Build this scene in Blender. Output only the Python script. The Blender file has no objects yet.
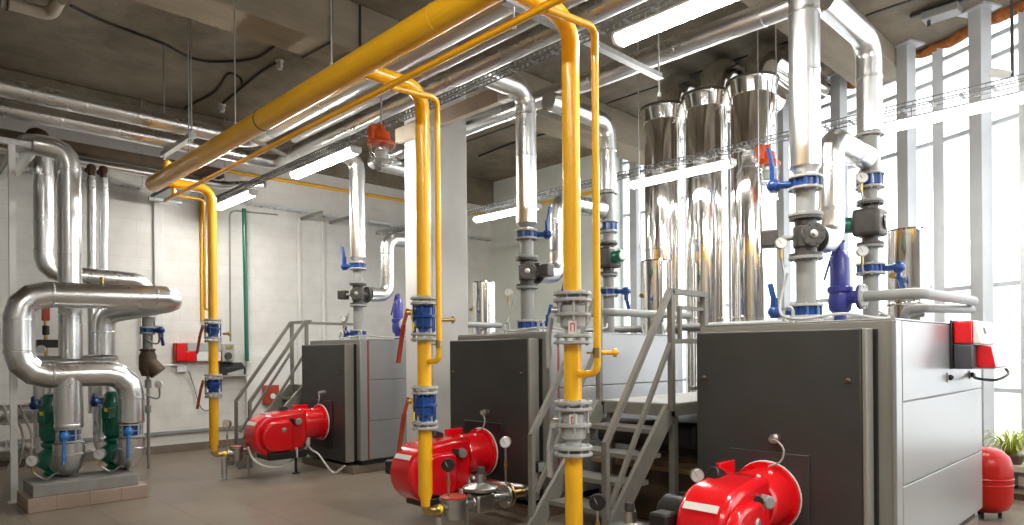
import bpy, bmesh, math, random
from mathutils import Vector, Matrix
random.seed(7)
S = bpy.context.scene
COL = S.collection
PI = math.pi
V = Vector

# ------------------------------------------------------------------ materials
def mat(name, col, rough=.5, metal=0., noise=0., nscale=8., bump=0., bscale=60., rvar=0., spec=.5, coat=0.):
    m = bpy.data.materials.new(name); m.use_nodes = True
    nt = m.node_tree; b = nt.nodes['Principled BSDF']
    b.inputs['Roughness'].default_value = rough
    b.inputs['Metallic'].default_value = metal
    b.inputs['Specular IOR Level'].default_value = spec
    b.inputs['Coat Weight'].default_value = coat
    b.inputs['Coat Roughness'].default_value = .08
    c = (*col, 1)
    b.inputs['Base Color'].default_value = c
    if noise or rvar or bump:
        tc = nt.nodes.new('ShaderNodeTexCoord')
        n = nt.nodes.new('ShaderNodeTexNoise'); n.inputs['Scale'].default_value = nscale
        n.inputs['Detail'].default_value = 4
        nt.links.new(tc.outputs['Object'], n.inputs['Vector'])
        if noise:
            r = nt.nodes.new('ShaderNodeValToRGB')
            r.color_ramp.elements[0].position = .3; r.color_ramp.elements[1].position = .7
            r.color_ramp.elements[0].color = (*[x*(1-noise) for x in col], 1)
            r.color_ramp.elements[1].color = (*[min(1, x*(1+noise*.6)) for x in col], 1)
            nt.links.new(n.outputs['Fac'], r.inputs['Fac'])
            nt.links.new(r.outputs['Color'], b.inputs['Base Color'])
        if rvar:
            mr = nt.nodes.new('ShaderNodeMapRange')
            mr.inputs['To Min'].default_value = max(.02, rough-rvar); mr.inputs['To Max'].default_value = rough+rvar
            nt.links.new(n.outputs['Fac'], mr.inputs['Value'])
            nt.links.new(mr.outputs['Result'], b.inputs['Roughness'])
        if bump:
            n2 = nt.nodes.new('ShaderNodeTexNoise'); n2.inputs['Scale'].default_value = bscale
            bp = nt.nodes.new('ShaderNodeBump'); bp.inputs['Strength'].default_value = bump; bp.inputs['Distance'].default_value = .01
            nt.links.new(tc.outputs['Object'], n2.inputs['Vector'])
            nt.links.new(n2.outputs['Fac'], bp.inputs['Height'])
            nt.links.new(bp.outputs['Normal'], b.inputs['Normal'])
    return m

def emit(name, col, s):
    m = bpy.data.materials.new(name); m.use_nodes = True
    b = m.node_tree.nodes['Principled BSDF']
    b.inputs['Base Color'].default_value = (*col, 1)
    b.inputs['Emission Color'].default_value = (*col, 1)
    b.inputs['Emission Strength'].default_value = s
    return m

def glassy(name, tint=(1, 1, 1), gl=.06):
    m = bpy.data.materials.new(name); m.use_nodes = True
    nt = m.node_tree; nt.nodes.clear()
    o = nt.nodes.new('ShaderNodeOutputMaterial'); mx = nt.nodes.new('ShaderNodeMixShader')
    t = nt.nodes.new('ShaderNodeBsdfTransparent'); g = nt.nodes.new('ShaderNodeBsdfGlossy')
    t.inputs['Color'].default_value = (*tint, 1); g.inputs['Roughness'].default_value = .03
    mx.inputs['Fac'].default_value = gl
    nt.links.new(t.outputs[0], mx.inputs[1]); nt.links.new(g.outputs[0], mx.inputs[2])
    nt.links.new(mx.outputs[0], o.inputs['Surface'])
    return m

def brick_mat(name, c1, c2, mortar, w, h, axis, msize=.012, rough=.6, bump=.5, rvar=.12, dirt=.25, offset=.5, mixn=.5):
    """painted block / tile surface; axis says which two object axes carry the pattern"""
    m = bpy.data.materials.new(name); m.use_nodes = True
    nt = m.node_tree; b = nt.nodes['Principled BSDF']; L = nt.links.new
    tc = nt.nodes.new('ShaderNodeTexCoord'); sp = nt.nodes.new('ShaderNodeSeparateXYZ'); cb = nt.nodes.new('ShaderNodeCombineXYZ')
    L(tc.outputs['Object'], sp.inputs[0])
    L(sp.outputs[axis[0]], cb.inputs[0]); L(sp.outputs[axis[1]], cb.inputs[1])
    br = nt.nodes.new('ShaderNodeTexBrick')
    br.inputs['Scale'].default_value = 1.; br.inputs['Brick Width'].default_value = w; br.inputs['Row Height'].default_value = h
    br.inputs['Mortar Size'].default_value = msize; br.inputs['Mortar Smooth'].default_value = .3
    br.inputs['Color1'].default_value = (*c1, 1); br.inputs['Color2'].default_value = (*c2, 1); br.inputs['Mortar'].default_value = (*mortar, 1)
    br.offset = offset
    L(cb.outputs[0], br.inputs['Vector'])
    n = nt.nodes.new('ShaderNodeTexNoise'); n.inputs['Scale'].default_value = 1.7; n.inputs['Detail'].default_value = 6; n.inputs['Roughness'].default_value = .65
    L(tc.outputs['Object'], n.inputs['Vector'])
    rp = nt.nodes.new('ShaderNodeValToRGB'); rp.color_ramp.elements[0].position = .35; rp.color_ramp.elements[1].position = .62
    rp.color_ramp.elements[0].color = (1-dirt, 1-dirt*1.05, 1-dirt*1.15, 1); rp.color_ramp.elements[1].color = (1, 1, 1, 1)
    L(n.outputs['Fac'], rp.inputs['Fac'])
    mx = nt.nodes.new('ShaderNodeMix'); mx.data_type = 'RGBA'; mx.blend_type = 'MULTIPLY'; mx.inputs[0].default_value = 1
    L(br.outputs['Color'], mx.inputs[6]); L(rp.outputs['Color'], mx.inputs[7])
    L(mx.outputs[2], b.inputs['Base Color'])
    mr = nt.nodes.new('ShaderNodeMapRange'); mr.inputs['To Min'].default_value = max(.05, rough-rvar); mr.inputs['To Max'].default_value = rough+rvar
    L(n.outputs['Fac'], mr.inputs['Value']); L(mr.outputs[0], b.inputs['Roughness'])
    bp = nt.nodes.new('ShaderNodeBump'); bp.inputs['Strength'].default_value = bump; bp.inputs['Distance'].default_value = .01; bp.invert = True
    L(br.outputs['Fac'], bp.inputs['Height']); L(bp.outputs[0], b.inputs['Normal'])
    return m

def concrete_mat(name, c1, c2, stretch=(1, 1, 1)):
    m = bpy.data.materials.new(name); m.use_nodes = True
    nt = m.node_tree; b = nt.nodes['Principled BSDF']; L = nt.links.new
    tc = nt.nodes.new('ShaderNodeTexCoord'); mp = nt.nodes.new('ShaderNodeMapping'); mp.inputs['Scale'].default_value = stretch
    L(tc.outputs['Object'], mp.inputs['Vector'])
    n = nt.nodes.new('ShaderNodeTexNoise'); n.inputs['Scale'].default_value = 1.1; n.inputs['Detail'].default_value = 9; n.inputs['Roughness'].default_value = .68
    L(mp.outputs[0], n.inputs['Vector'])
    r = nt.nodes.new('ShaderNodeValToRGB'); r.color_ramp.elements[0].position = .33; r.color_ramp.elements[1].position = .68
    r.color_ramp.elements[0].color = (*c1, 1); r.color_ramp.elements[1].color = (*c2, 1)
    L(n.outputs['Fac'], r.inputs['Fac']); L(r.outputs[0], b.inputs['Base Color'])
    b.inputs['Roughness'].default_value = .85
    n2 = nt.nodes.new('ShaderNodeTexNoise'); n2.inputs['Scale'].default_value = 25; n2.inputs['Detail'].default_value = 6
    L(tc.outputs['Object'], n2.inputs['Vector'])
    bp = nt.nodes.new('ShaderNodeBump'); bp.inputs['Strength'].default_value = .35; bp.inputs['Distance'].default_value = .02
    L(n2.outputs['Fac'], bp.inputs['Height']); L(bp.outputs[0], b.inputs['Normal'])
    return m

M = dict(
    jacket=mat('aluminium_jacket', (.74, .745, .745), .28, 1, noise=.03, nscale=2, rvar=.03),
    chrome=mat('polished_stainless', (.80, .78, .75), .09, 1, rvar=.03, nscale=2, bump=.05, bscale=2.5),
    galv=mat('galvanised_steel', (.62, .63, .63), .38, 1, noise=.15, nscale=20, rvar=.1),
    darkgalv=mat('dark_galvanised', (.30, .31, .31), .5, .8, noise=.2, nscale=20),
    steel=mat('bare_steel', (.52, .51, .49), .35, 1, noise=.15, nscale=15),
    yellow=mat('yellow_gas_paint', (.95, .50, .012), .28, 0, noise=.06, nscale=3, coat=.3),
    greypipe=mat('grey_pipe_paint', (.28, .285, .275), .42, 0, noise=.08, nscale=6),
    lightgrey=mat('light_grey_paint', (.42, .425, .41), .4, 0, noise=.08, nscale=9),
    railgrey=mat('rail_grey_paint', (.205, .20, .175), .42, 0, noise=.12, nscale=9),
    casing=mat('boiler_casing_grey', (.40, .405, .41), .30, .55, noise=.03, nscale=2, rvar=.05),
    bezel=mat('boiler_frame_grey', (.27, .26, .23), .4, .1, noise=.05, nscale=5),
    anth=mat('anthracite_door', (.043, .044, .043), .42, 0, noise=.12, nscale=3, bump=.05, bscale=200),
    black=mat('black_plastic', (.015, .015, .016), .4, 0, noise=.1),
    dark=mat('dark_cast_iron', (.075, .07, .065), .45, .2, noise=.2, nscale=20),
    blue=mat('blue_valve_enamel', (.010, .062, .27), .3, 0, noise=.15, nscale=14, coat=.3),
    violet=mat('violet_blue_enamel', (.04, .045, .29), .38, 0, noise=.1, nscale=14, coat=.2),
    green=mat('green_pump_enamel', (.005, .14, .085), .3, 0, noise=.12, nscale=10, coat=.4),
    red=mat('red_burner_plastic', (.75, .006, .012), .2, 0, noise=.05, nscale=3, coat=.5),
    vred=mat('vessel_red', (.42, .010, .005), .3, 0, noise=.06, nscale=5, spec=.3),
    redhandle=mat('red_handle', (.42, .05, .02), .4, 0, noise=.1),
    orange=mat('orange_enamel', (.75, .10, .015), .35, 0, noise=.12, nscale=14),
    brass=mat('brass', (.55, .38, .14), .3, 1, noise=.15, nscale=20),
    white=mat('white_plastic', (.78, .78, .76), .4, 0, noise=.04),
    offwhite=mat('white_wall_paint', (.78, .775, .75), .6, 0, noise=.07, nscale=2, bump=.15, bscale=30),
    hall=mat('hall_plaster', (.36, .35, .33), .75, 0, noise=.1, nscale=1.5),
    drab=mat('grey_plaster', (.72, .71, .68), .7, 0, noise=.1, nscale=1.5),
    palegreen=mat('pale_green_wall_paint', (.70, .74, .68), .6, 0, noise=.08, nscale=1.2, bump=.15, bscale=30),
    beige=mat('beige_trunking', (.50, .43, .34), .55, 0, noise=.12, nscale=4),
    brown=mat('brown_steel', (.10, .065, .04), .6, .2, noise=.3, nscale=7),
    rust=mat('rusty_foam_brown', (.40, .13, .03), .9, 0, noise=.5, nscale=14, bump=.9, bscale=40),
    wood=mat('rough_wood', (.30, .20, .10), .75, 0, noise=.35, nscale=5, bump=.3, bscale=30),
    rubber=mat('black_cable', (.02, .02, .02), .55, 0, noise=.2),
    frame=mat('window_frame_grey', (.62, .64, .66), .4, .1, noise=.05),
    postgrey=mat('steel_post_grey', (.50, .515, .53), .45, .1, noise=.08, nscale=4),
    lamp=emit('lit_diffuser', (1, .97, .91), 46.),
    glass=glassy('window_glass'),
    lens=glassy('lamp_glass', (.95, .97, .97), .10),
    soil=mat('soil', (.05, .03, .02), .9, 0, noise=.4, nscale=30),
    leaf=mat('leaf_green', (.50, .56, .14), .5, 0, noise=.35, nscale=12),
    terracotta=mat('beige_planter', (.55, .46, .36), .7, 0, noise=.15, nscale=8),
    wallbrick=brick_mat('white_painted_block', (.80, .785, .75), (.77, .75, .71), (.735, .715, .675), 1.3, .2, (1, 2), .008, .55, .12, .12, .13),
    tilefloor=brick_mat('brown_floor_tile', (.235, .195, .15), (.26, .215, .165), (.16, .13, .10), .6, .6, (0, 1), .006, .34, .25, .1, .22, 0),
    plinthtile=brick_mat('plinth_tile', (.36, .27, .215), (.39, .30, .24), (.22, .17, .13), .3, .3, (1, 2), .004, .5, .2, .1, .15, 0),
    basetile=mat('brown_skirting_tile', (.21, .165, .125), .4, 0, noise=.15, nscale=5),
    concrete=concrete_mat('rough_concrete', (.145, .118, .085), (.31, .262, .195)),
    concrete2=concrete_mat('board_marked_concrete', (.25, .21, .155), (.35, .295, .22), (3, .6, 3)),
    plate=mat('grey_concrete_base', (.27, .265, .25), .7, 0, noise=.15, nscale=6, bump=.3, bscale=50),
    blueplate=mat('blue_dial', (.10, .2, .4), .4),
    yellowlab=mat('yellow_tag', (.85, .65, .02), .5),
)

# ------------------------------------------------------------------ mesh builder
def frame_of(d):
    d = d.normalized()
    a = V((0, 0, 1)) if abs(d.z) < .9 else V((1, 0, 0))
    u = d.cross(a).normalized(); w = d.cross(u).normalized()
    return u, w

class MB:
    def __init__(s): s.v = []; s.f = []
    def add(s, vs, fs):
        b = len(s.v); s.v += [tuple(x) for x in vs]; s.f += [tuple(b+i for i in f) for f in fs]
    def box(s, a, b):
        x0, y0, z0 = a; x1, y1, z1 = b
        s.add([(x0, y0, z0), (x1, y0, z0), (x1, y1, z0), (x0, y1, z0), (x0, y0, z1), (x1, y0, z1), (x1, y1, z1), (x0, y1, z1)],
              [(0, 3, 2, 1), (4, 5, 6, 7), (0, 1, 5, 4), (1, 2, 6, 5), (2, 3, 7, 6), (3, 0, 4, 7)])
        return s
    def obox(s, c, size, rz=0., tilt=None):
        hx, hy, hz = [q/2 for q in size]
        R = Matrix.Rotation(rz, 3, 'Z')
        if tilt: R = R @ Matrix.Rotation(tilt[1], 3, tilt[0])
        pts = [V(c)+R @ V((sx*hx, sy*hy, sz*hz)) for sz in (-1, 1) for sx, sy in ((-1, -1), (1, -1), (1, 1), (-1, 1))]
        s.add(pts, [(0, 3, 2, 1), (4, 5, 6, 7), (0, 1, 5, 4), (1, 2, 6, 5), (2, 3, 7, 6), (3, 0, 4, 7)])
        return s
    def bar(s, p0, p1, w, h=None):
        """rectangular bar from p0 to p1 (w across horizontally, h the other way)"""
        h = h or w; p0 = V(p0); p1 = V(p1); d = (p1-p0).normalized()
        if abs(d.z) > .98: u = V((1, 0, 0)); t = V((0, 1, 0))
        else:
            u = d.cross(V((0, 0, 1))).normalized(); t = u.cross(d).normalized()
        q = []
        for p in (p0, p1):
            for a, b in ((-1, -1), (1, -1), (1, 1), (-1, 1)): q.append(p+u*(a*w/2)+t*(b*h/2))
        s.add(q, [(0, 1, 2, 3), (7, 6, 5, 4), (0, 4, 5, 1), (1, 5, 6, 2), (2, 6, 7, 3), (3, 7, 4, 0)])
        return s
    def lathe(s, o, axis, prof, n=24, close=True):
        """prof: list of (r, h) along axis from o"""
        o = V(o); ax = V(axis).normalized(); u, w = frame_of(ax)
        rings = []; vs = []; fs = []
        for r, h in prof:
            if r < 1e-6: rings.append([len(vs)]); vs.append(o+ax*h)
            else:
                st = len(vs); rings.append(list(range(st, st+n)))
                for i in range(n):
                    t = 2*PI*i/n; vs.append(o+ax*h+u*(r*math.cos(t))+w*(r*math.sin(t)))
        for a, b in zip(rings[:-1], rings[1:]):
            for i in range(n):
                j = (i+1) % n
                if len(a) == 1 and len(b) == 1: continue
                if len(a) == 1: fs.append((a[0], b[j], b[i]))
                elif len(b) == 1: fs.append((a[i], a[j], b[0]))
                else: fs.append((a[i], a[j], b[j], b[i]))
        if close:
            if len(rings[0]) > 1: fs.append(tuple(reversed(rings[0])))
            if len(rings[-1]) > 1: fs.append(tuple(rings[-1]))
        s.add(vs, fs); return s
    def cyl(s, p0, p1, r, r1=None, n=20):
        p0 = V(p0); p1 = V(p1); d = p1-p0
        return s.lathe(p0, d, [(r, 0), (r if r1 is None else r1, d.length)], n)
    def ring(s, c, axis, R, r, n=28, m=8):
        c = V(c); ax = V(axis).normalized(); u, w = frame_of(ax); vs = []; fs = []
        for i in range(n):
            t = 2*PI*i/n; e = u*math.cos(t)+w*math.sin(t)
            for j in range(m):
                p = 2*PI*j/m; vs.append(c+e*(R+r*math.cos(p))+ax*(r*math.sin(p)))
        for i in range(n):
            for j in range(m):
                fs.append((i*m+j, ((i+1) % n)*m+j, ((i+1) % n)*m+(j+1) % m, i*m+(j+1) % m))
        s.add(vs, fs); return s
    def sphere(s, c, r, sc=(1, 1, 1), n=16, m=10):
        vs = []; fs = []; c = V(c)
        pr = [(math.sin(PI*k/m)*r, -math.cos(PI*k/m)*r) for k in range(m+1)]
        t = MB(); t.lathe((0, 0, 0), (0, 0, 1), pr, n, False)
        s.add([c+V((p[0]*sc[0], p[1]*sc[1], p[2]*sc[2])) for p in t.v], t.f); return s
    def sweep(s, pts, r, n=16, cap=True):
        P = [V(p) for p in pts]; k = len(P)
        T = []
        for i in range(k):
            a = (P[i]-P[i-1]).normalized() if i else None
            b = (P[i+1]-P[i]).normalized() if i < k-1 else None
            T.append(((a or b)+(b or a)).normalized())
        u, w = frame_of(T[0]); vs = []; fs = []
        for i in range(k):
            if i:
                ax = T[i-1].cross(T[i])
                if ax.length > 1e-7:
                    R = Matrix.Rotation(T[i-1].angle(T[i]), 3, ax.normalized()); u = R @ u
                u = (u-T[i]*u.dot(T[i])).normalized()
            w = T[i].cross(u)
            rr = r[i] if isinstance(r, (list, tuple)) else r
            for j in range(n):
                t = 2*PI*j/n; vs.append(P[i]+u*(rr*math.cos(t))+w*(rr*math.sin(t)))
        for i in range(k-1):
            for j in range(n):
                q = (j+1) % n; fs.append((i*n+j, i*n+q, (i+1)*n+q, (i+1)*n+j))
        if cap: fs.append(tuple(range(n-1, -1, -1))); fs.append(tuple(range((k-1)*n, k*n)))
        s.add(vs, fs); return s
    def pipe(s, pts, r, bend=.15, seg=4, n=24):
        return s.sweep(rounded(pts, bend, seg), r, n)
    def prism(s, poly, o, ux, uy, ext):
        """polygon poly (in axes ux, uy at o) pushed along ext"""
        o = V(o); ux = V(ux); uy = V(uy); ext = V(ext); n = len(poly)
        a = [o+ux*p[0]+uy*p[1] for p in poly]; b = [q+ext for q in a]
        s.add(a+b, [tuple(range(n-1, -1, -1)), tuple(range(n, 2*n))]+[(i, (i+1) % n, n+(i+1) % n, n+i) for i in range(n)]); return s
    def flange(s, c, axis, r, t, bolts=8, br=None, rb=.009):
        """disc of thickness t centred on c, bolt heads standing on both faces"""
        c = V(c); ax = V(axis).normalized(); u, w = frame_of(ax)
        s.lathe(c-ax*t/2, ax, [(r-.003, 0), (r, .003), (r, t-.003), (r-.003, t)], 28)
        br = br or r*.82
        for i in range(bolts):
            q = 2*PI*(i+.5)/bolts; p = c+u*(br*math.cos(q))+w*(br*math.sin(q))
            s.cyl(p-ax*(t/2+rb*1.1), p+ax*(t/2+rb*1.1), rb, n=6)
        return s
    def build(s, name, m, root=None, bevel=0., bseg=2, sharp=38, local=False):
        me = bpy.data.meshes.new(name)
        off = V((0, 0, 0))
        if root is not None and not local:
            off = WORLD[root.name]
        vs = [(p[0]-off.x, p[1]-off.y, p[2]-off.z) for p in s.v]
        me.from_pydata(vs, [], s.f); me.update()
        bm = bmesh.new(); bm.from_mesh(me); bmesh.ops.recalc_face_normals(bm, faces=bm.faces); bm.to_mesh(me); bm.free()
        me.polygons.foreach_set('use_smooth', [True]*len(me.polygons))
        me.set_sharp_from_angle(angle=math.radians(sharp))
        me.materials.append(m if not isinstance(m, str) else M[m])
        o = bpy.data.objects.new(name, me); COL.objects.link(o)
        if root is not None: o.parent = root
        WORLD[o.name] = off.copy()
        if bevel:
            md = o.modifiers.new('edge', 'BEVEL'); md.width = bevel; md.segments = bseg; md.limit_method = 'ANGLE'; md.angle_limit = math.radians(40)
            md.harden_normals = False
        return o

WORLD = {}

def rounded(pts, bend, seg=4):
    P = [V(p) for p in pts]; out = [P[0]]
    for i in range(1, len(P)-1):
        a = (P[i-1]-P[i]); b = (P[i+1]-P[i]); la, lb = a.length, b.length
        a.normalize(); b.normalize(); ang = a.angle(b)
        if ang > PI-.02: out.append(P[i]); continue
        R = bend[i-1] if isinstance(bend, (list, tuple)) else bend
        t = min(R/math.tan(ang/2), la*.49 if i > 1 else la*.95, lb*.49 if i < len(P)-2 else lb*.95)
        R = t*math.tan(ang/2)
        bis = (a+b).normalized(); c = P[i]+bis*(R/math.sin(ang/2))
        s0 = P[i]+a*t-c; ax = s0.cross(P[i]+b*t-c).normalized(); tot = PI-ang
        for k in range(seg+1): out.append(c+Matrix.Rotation(tot*k/seg, 3, ax) @ s0)
    out.append(P[-1]); return out

def smooth_path(pts, sub=6):
    """Catmull-Rom through the points, for cables and hoses"""
    P = [V(p) for p in pts]; P = [P[0]*2-P[1]]+P+[P[-1]*2-P[-2]]; out = []
    for i in range(1, len(P)-2):
        for k in range(sub):
            t = k/sub
            out.append(.5*((2*P[i])+(P[i+1]-P[i-1])*t+(2*P[i-1]-5*P[i]+4*P[i+1]-P[i+2])*t*t+(3*P[i]-P[i-1]-3*P[i+1]+P[i+2])*t**3))
    out.append(P[-2]); return out

LABELS = {}
def tag(o, label, cat, group=None):
    o['label'] = label; o['category'] = cat
    if group: o['group'] = group
    if label in LABELS: print('DUPLICATE LABEL', label)
    LABELS[label] = 1
    assert 4 <= len(label.split()) <= 16, label
    return o

def thing(name, label, cat, loc, group=None):
    o = bpy.data.objects.new(name, None); COL.objects.link(o)
    o.location = loc; o.empty_display_size = .1
    WORLD[o.name] = V(loc)
    return tag(o, label, cat, group)

def single(mb, name, m, label, cat, group=None, **k):
    """a thing that is one mesh, its origin at the middle of its foot"""
    xs = [p[0] for p in mb.v]; ys = [p[1] for p in mb.v]; zs = [p[2] for p in mb.v]
    c = V(((min(xs)+max(xs))/2, (min(ys)+max(ys))/2, min(zs)))
    mb.v = [(p[0]-c.x, p[1]-c.y, p[2]-c.z) for p in mb.v]
    o = mb.build(name, m, None, **k); o.location = c; WORLD[o.name] = c
    return tag(o, label, cat, group)

def struct(mb, name, m, parent=None, **k):
    o = mb.build(name, m, parent, **k); o['kind'] = 'structure'
    return o
WORLD_S, EXPO = 2.0, 1.2
# ------------------------------------------------------------------ the setting
XL, YB, ZC = -12.0, 11.0, 5.72
def yw(x): return 10.95-.0575*(max(x, -6.4)+6.4)**2          # line of the curved window front (steel posts)
def gl(x, off=.36):                                             # a point on the glazing, off outside the posts
    d = .001; t = V((2*d, yw(x+d)-yw(x-d), 0)).normalized(); n = V((-t.y, t.x, 0))
    return V((x, yw(x), 0))+n*off, t, n

struct(MB().box((-12.3, -3.2, -.2), (5.2, 12.5, 0)), 'floor', 'tilefloor')
cp_ = [(-12.3, -3.2), (5.2, -3.2)]+[(x_, gl(x_, .50)[0].y) for x_ in (3.6, 2.8, 2, 1.2, .4, -.4, -1.2, -2, -2.8, -3.6, -4.4, -5.2, -6, -7, -8.3)]+[(-12.3, 11.45)]
struct(MB().prism(cp_, (0, 0, ZC), (1, 0, 0), (0, 1, 0), (0, 0, .25)), 'ceiling', 'concrete')
struct(MB().box((XL-.25, -3.2, 0), (XL, 11.25, ZC)), 'wall_left', 'wallbrick')
struct(MB().box((XL, YB, 0), (-8.36, YB+.25, ZC)), 'wall_back', 'palegreen')
struct(MB().box((-12.3, -3.45, 0), (5.2, -3.2, ZC)), 'wall_front', 'hall')
struct(MB().box((4.95, -3.2, 0), (5.2, 3.4, ZC)), 'wall_right', 'hall')
struct(MB().box((XL, -3.2, .0), (XL+.025, YB, .13)), 'baseboard_left', 'basetile', bevel=.004)
# pilasters, raised panel and pipe boxings on the left wall
struct(MB().box((XL, 4.99, .0), (XL+.09, 5.82, 1.66)).box((XL+.09, 5.06, .1), (XL+.10, 5.75, 1.58)), 'wall_panel', 'offwhite', bevel=.01)
for y0, y1, n in ((6.01, 6.07, 1), (6.51, 6.57, 2), (3.50, 3.64, 3)):
    struct(MB().box((XL, y0, .0 if n < 3 else 2.1), (XL+.04 if n < 3 else XL+.05, y1, 4.2)), 'trim_%d' % n, 'offwhite', bevel=.008)
struct(MB().box((XL, 1.0, .30), (XL+.05, 5.3, .36)), 'trim_4', 'greypipe', bevel=.01)

# concrete beams and the white column that carries one of them
struct(MB().box((-7.45, -3.2, 5.15), (-6.9, 11.3, ZC)), 'concrete_beam', 'concrete2', bevel=.02)
struct(MB().box((-3.55, 3.0, 5.45), (-2.9, 10.6, ZC)), 'concrete_beam', 'concrete2', bevel=.02)
struct(MB().box((-12.0, -3.2, 5.12), (-11.88, 11.0, ZC)), 'concrete_beam', 'concrete', bevel=.02)
struct(MB().box((-7.36, 5.2, 0), (-6.78, 5.8, 5.15)), 'concrete_column', 'drab', bevel=.02)
for i, (a, b) in enumerate((((-6.88, 8.9, ZC-.012), (-3.57, 8.93, ZC+.01)), ((-2.88, 8.9, ZC-.012), (3.0, 8.93, ZC+.01)), ((-12, 8.5, ZC-.012), (-7.47, 8.53, ZC+.01))  )):
    struct(MB().box(a, b), 'trim_%d' % (5+i), 'rubber')
# orange brown mounting foam above the windows, irregular
def foam(x0, x1, k):
    p = []; r = []
    x = x0
    while x < x1:
        g, t, n = gl(x, .33); p.append((g.x, g.y, ZC-.05+random.uniform(-.02, .03))); r.append(random.uniform(.04, .10)); x += .11
    struct(MB().sweep(p, r, 10), 'trim_%d' % k, 'rust')
foam(-8.3, -4.0, 9); foam(-3.9, 2.6, 10)

# ---- curved window front: one window per bay, each with frame and glass
xs = [-8.35]
g0 = -2.62
while g0 > -8.0: g0 -= .985
bx = []
x = g0
while x < 3.3: bx.append(x); x += .985
bx = [-8.35]+[b for b in bx if b > -8.1]
ZT = (0.45, 1.1, 2.40, 4.40, 5.22, 5.47)
for i in range(len(bx)-1):
    (a, _, _), (b, _, _) = gl(bx[i]), gl(bx[i+1])
    t = (b-a).normalized(); n = V((-t.y, t.x, 0))
    fr = MB()
    for z in ZT: fr.bar(a+V((0, 0, z)), b+V((0, 0, z)), .07, .055)
    for p in (a+t*.035, b-t*.035): fr.bar(p+V((0, 0, .42)), p+V((0, 0, ZC)), .07, .11)
    w = struct(fr, 'window_%d' % (i+1), 'frame')
    gp = MB(); gp.bar(a+V((0, 0, 3.1))+n*.0, b+V((0, 0, 3.1)), .012, 5.2)
    struct(gp, 'pane', 'glass', w)
    # low sill wall below the glass
    sw = MB(); sw.bar(a+n*.02+V((0, 0, .21)), b+n*.02+V((0, 0, .21)), .2, .42); struct(sw, 'wall_window_sill_%d' % (i+1), 'offwhite')
# side of the window front at the far left end and far right end
a, t, n = gl(-8.35, .36); struct(MB().box((-8.6, YB, 0), (-8.34, a.y+.06, ZC)), 'wall_return', 'palegreen')
e, t, n = gl(bx[-1], .36); struct(MB().bar((e.x, e.y, ZC/2), (5.0, 3.4, ZC/2), .2, ZC), 'wall_corner', 'hall')
# steel posts along the window front
px = [-8.0, -7.76, -6.74, -5.76, -4.77, -3.80, -2.80, -1.88, -.96, -.06, .84, 1.72]
for x in px[1:]:
    _, t, n = gl(x); rz = math.atan2(t.y, t.x)
    m_ = MB().obox((x, yw(x), ZC/2), (.16, .17, ZC), rz).obox((x, yw(x), ZC-.012), (.34, .30, .024), rz).obox((x, yw(x), .012), (.3, .28, .024), rz)
    struct(m_, 'steel_column', 'postgrey')
# bright paving and a pale building outside
struct(MB().box((-40, 14, -.3), (40, 70, -.1)), 'exterior_ground', mat('pale_paving', (.6, .6, .58), .8))

# ------------------------------------------------------------------ helpers for repeated fittings
def gauge(loc, face, label, r=.05, stem=.12, siphon=False, black=False, cat='pressure gauge', name='pressure_gauge', group=None, stem_to=None):
    """round dial gauge; loc = foot of its stem, dial centre above it; face = direction the dial looks"""
    x, y, z = loc; f = V(face).normalized()
    t = thing(name, label, cat, loc, group)
    c = V((x, y, z+stem+r))
    MB().lathe(c-f*.025, f, [(r*.9, 0), (r, .006), (r, .05), (r*.9, .052), (r*.88, .046), (0, .046)], 24, False).build('case', 'black' if black else 'steel', t)
    MB().lathe(c+f*.0225, f, [(r*.87, 0), (r*.87, .002), (0, .0022)], 24).build('dial', 'white' if not black else 'black', t)
    u, w = frame_of(f)
    MB().bar(c+f*.0265-V((0, 0, r*.2)), c+f*.0265+V((0, 0, r*.55))+u*r*.4, .004, .002).build('needle', 'black' if not black else 'white', t)
    sb = MB()
    if siphon:
        s = siphon
        sb.sweep(smooth_path([c-V((0, 0, r)), c-V((0, 0, r+.05)), c-V((0, 0, r+.10))+V(s)*.2, c-V((0, 0, r+.13))+V(s)*.5, c-V((0, 0, r+.08))+V(s)*.8, c-V((0, 0, r+.06))+V(s)], 6), .008, 8)
        sb.build('siphon', 'steel', t)
        MB().cyl(c-V((0, 0, r+.07)), c-V((0, 0, r-.01)), .014, n=8).build('cock', 'brass', t)
    else:
        sb.cyl((x, y, z), c-V((0, 0, r*.95)), .009, n=10); sb.build('stem', 'steel', t)
        MB().cyl((x, y, z+stem*.5), (x, y, z+stem*.7), .014, n=8).bar((x-.022, y, z+stem*.6), (x+.022, y, z+stem*.6), .007, .010).build('cock', 'brass', t)
    return t

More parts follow.
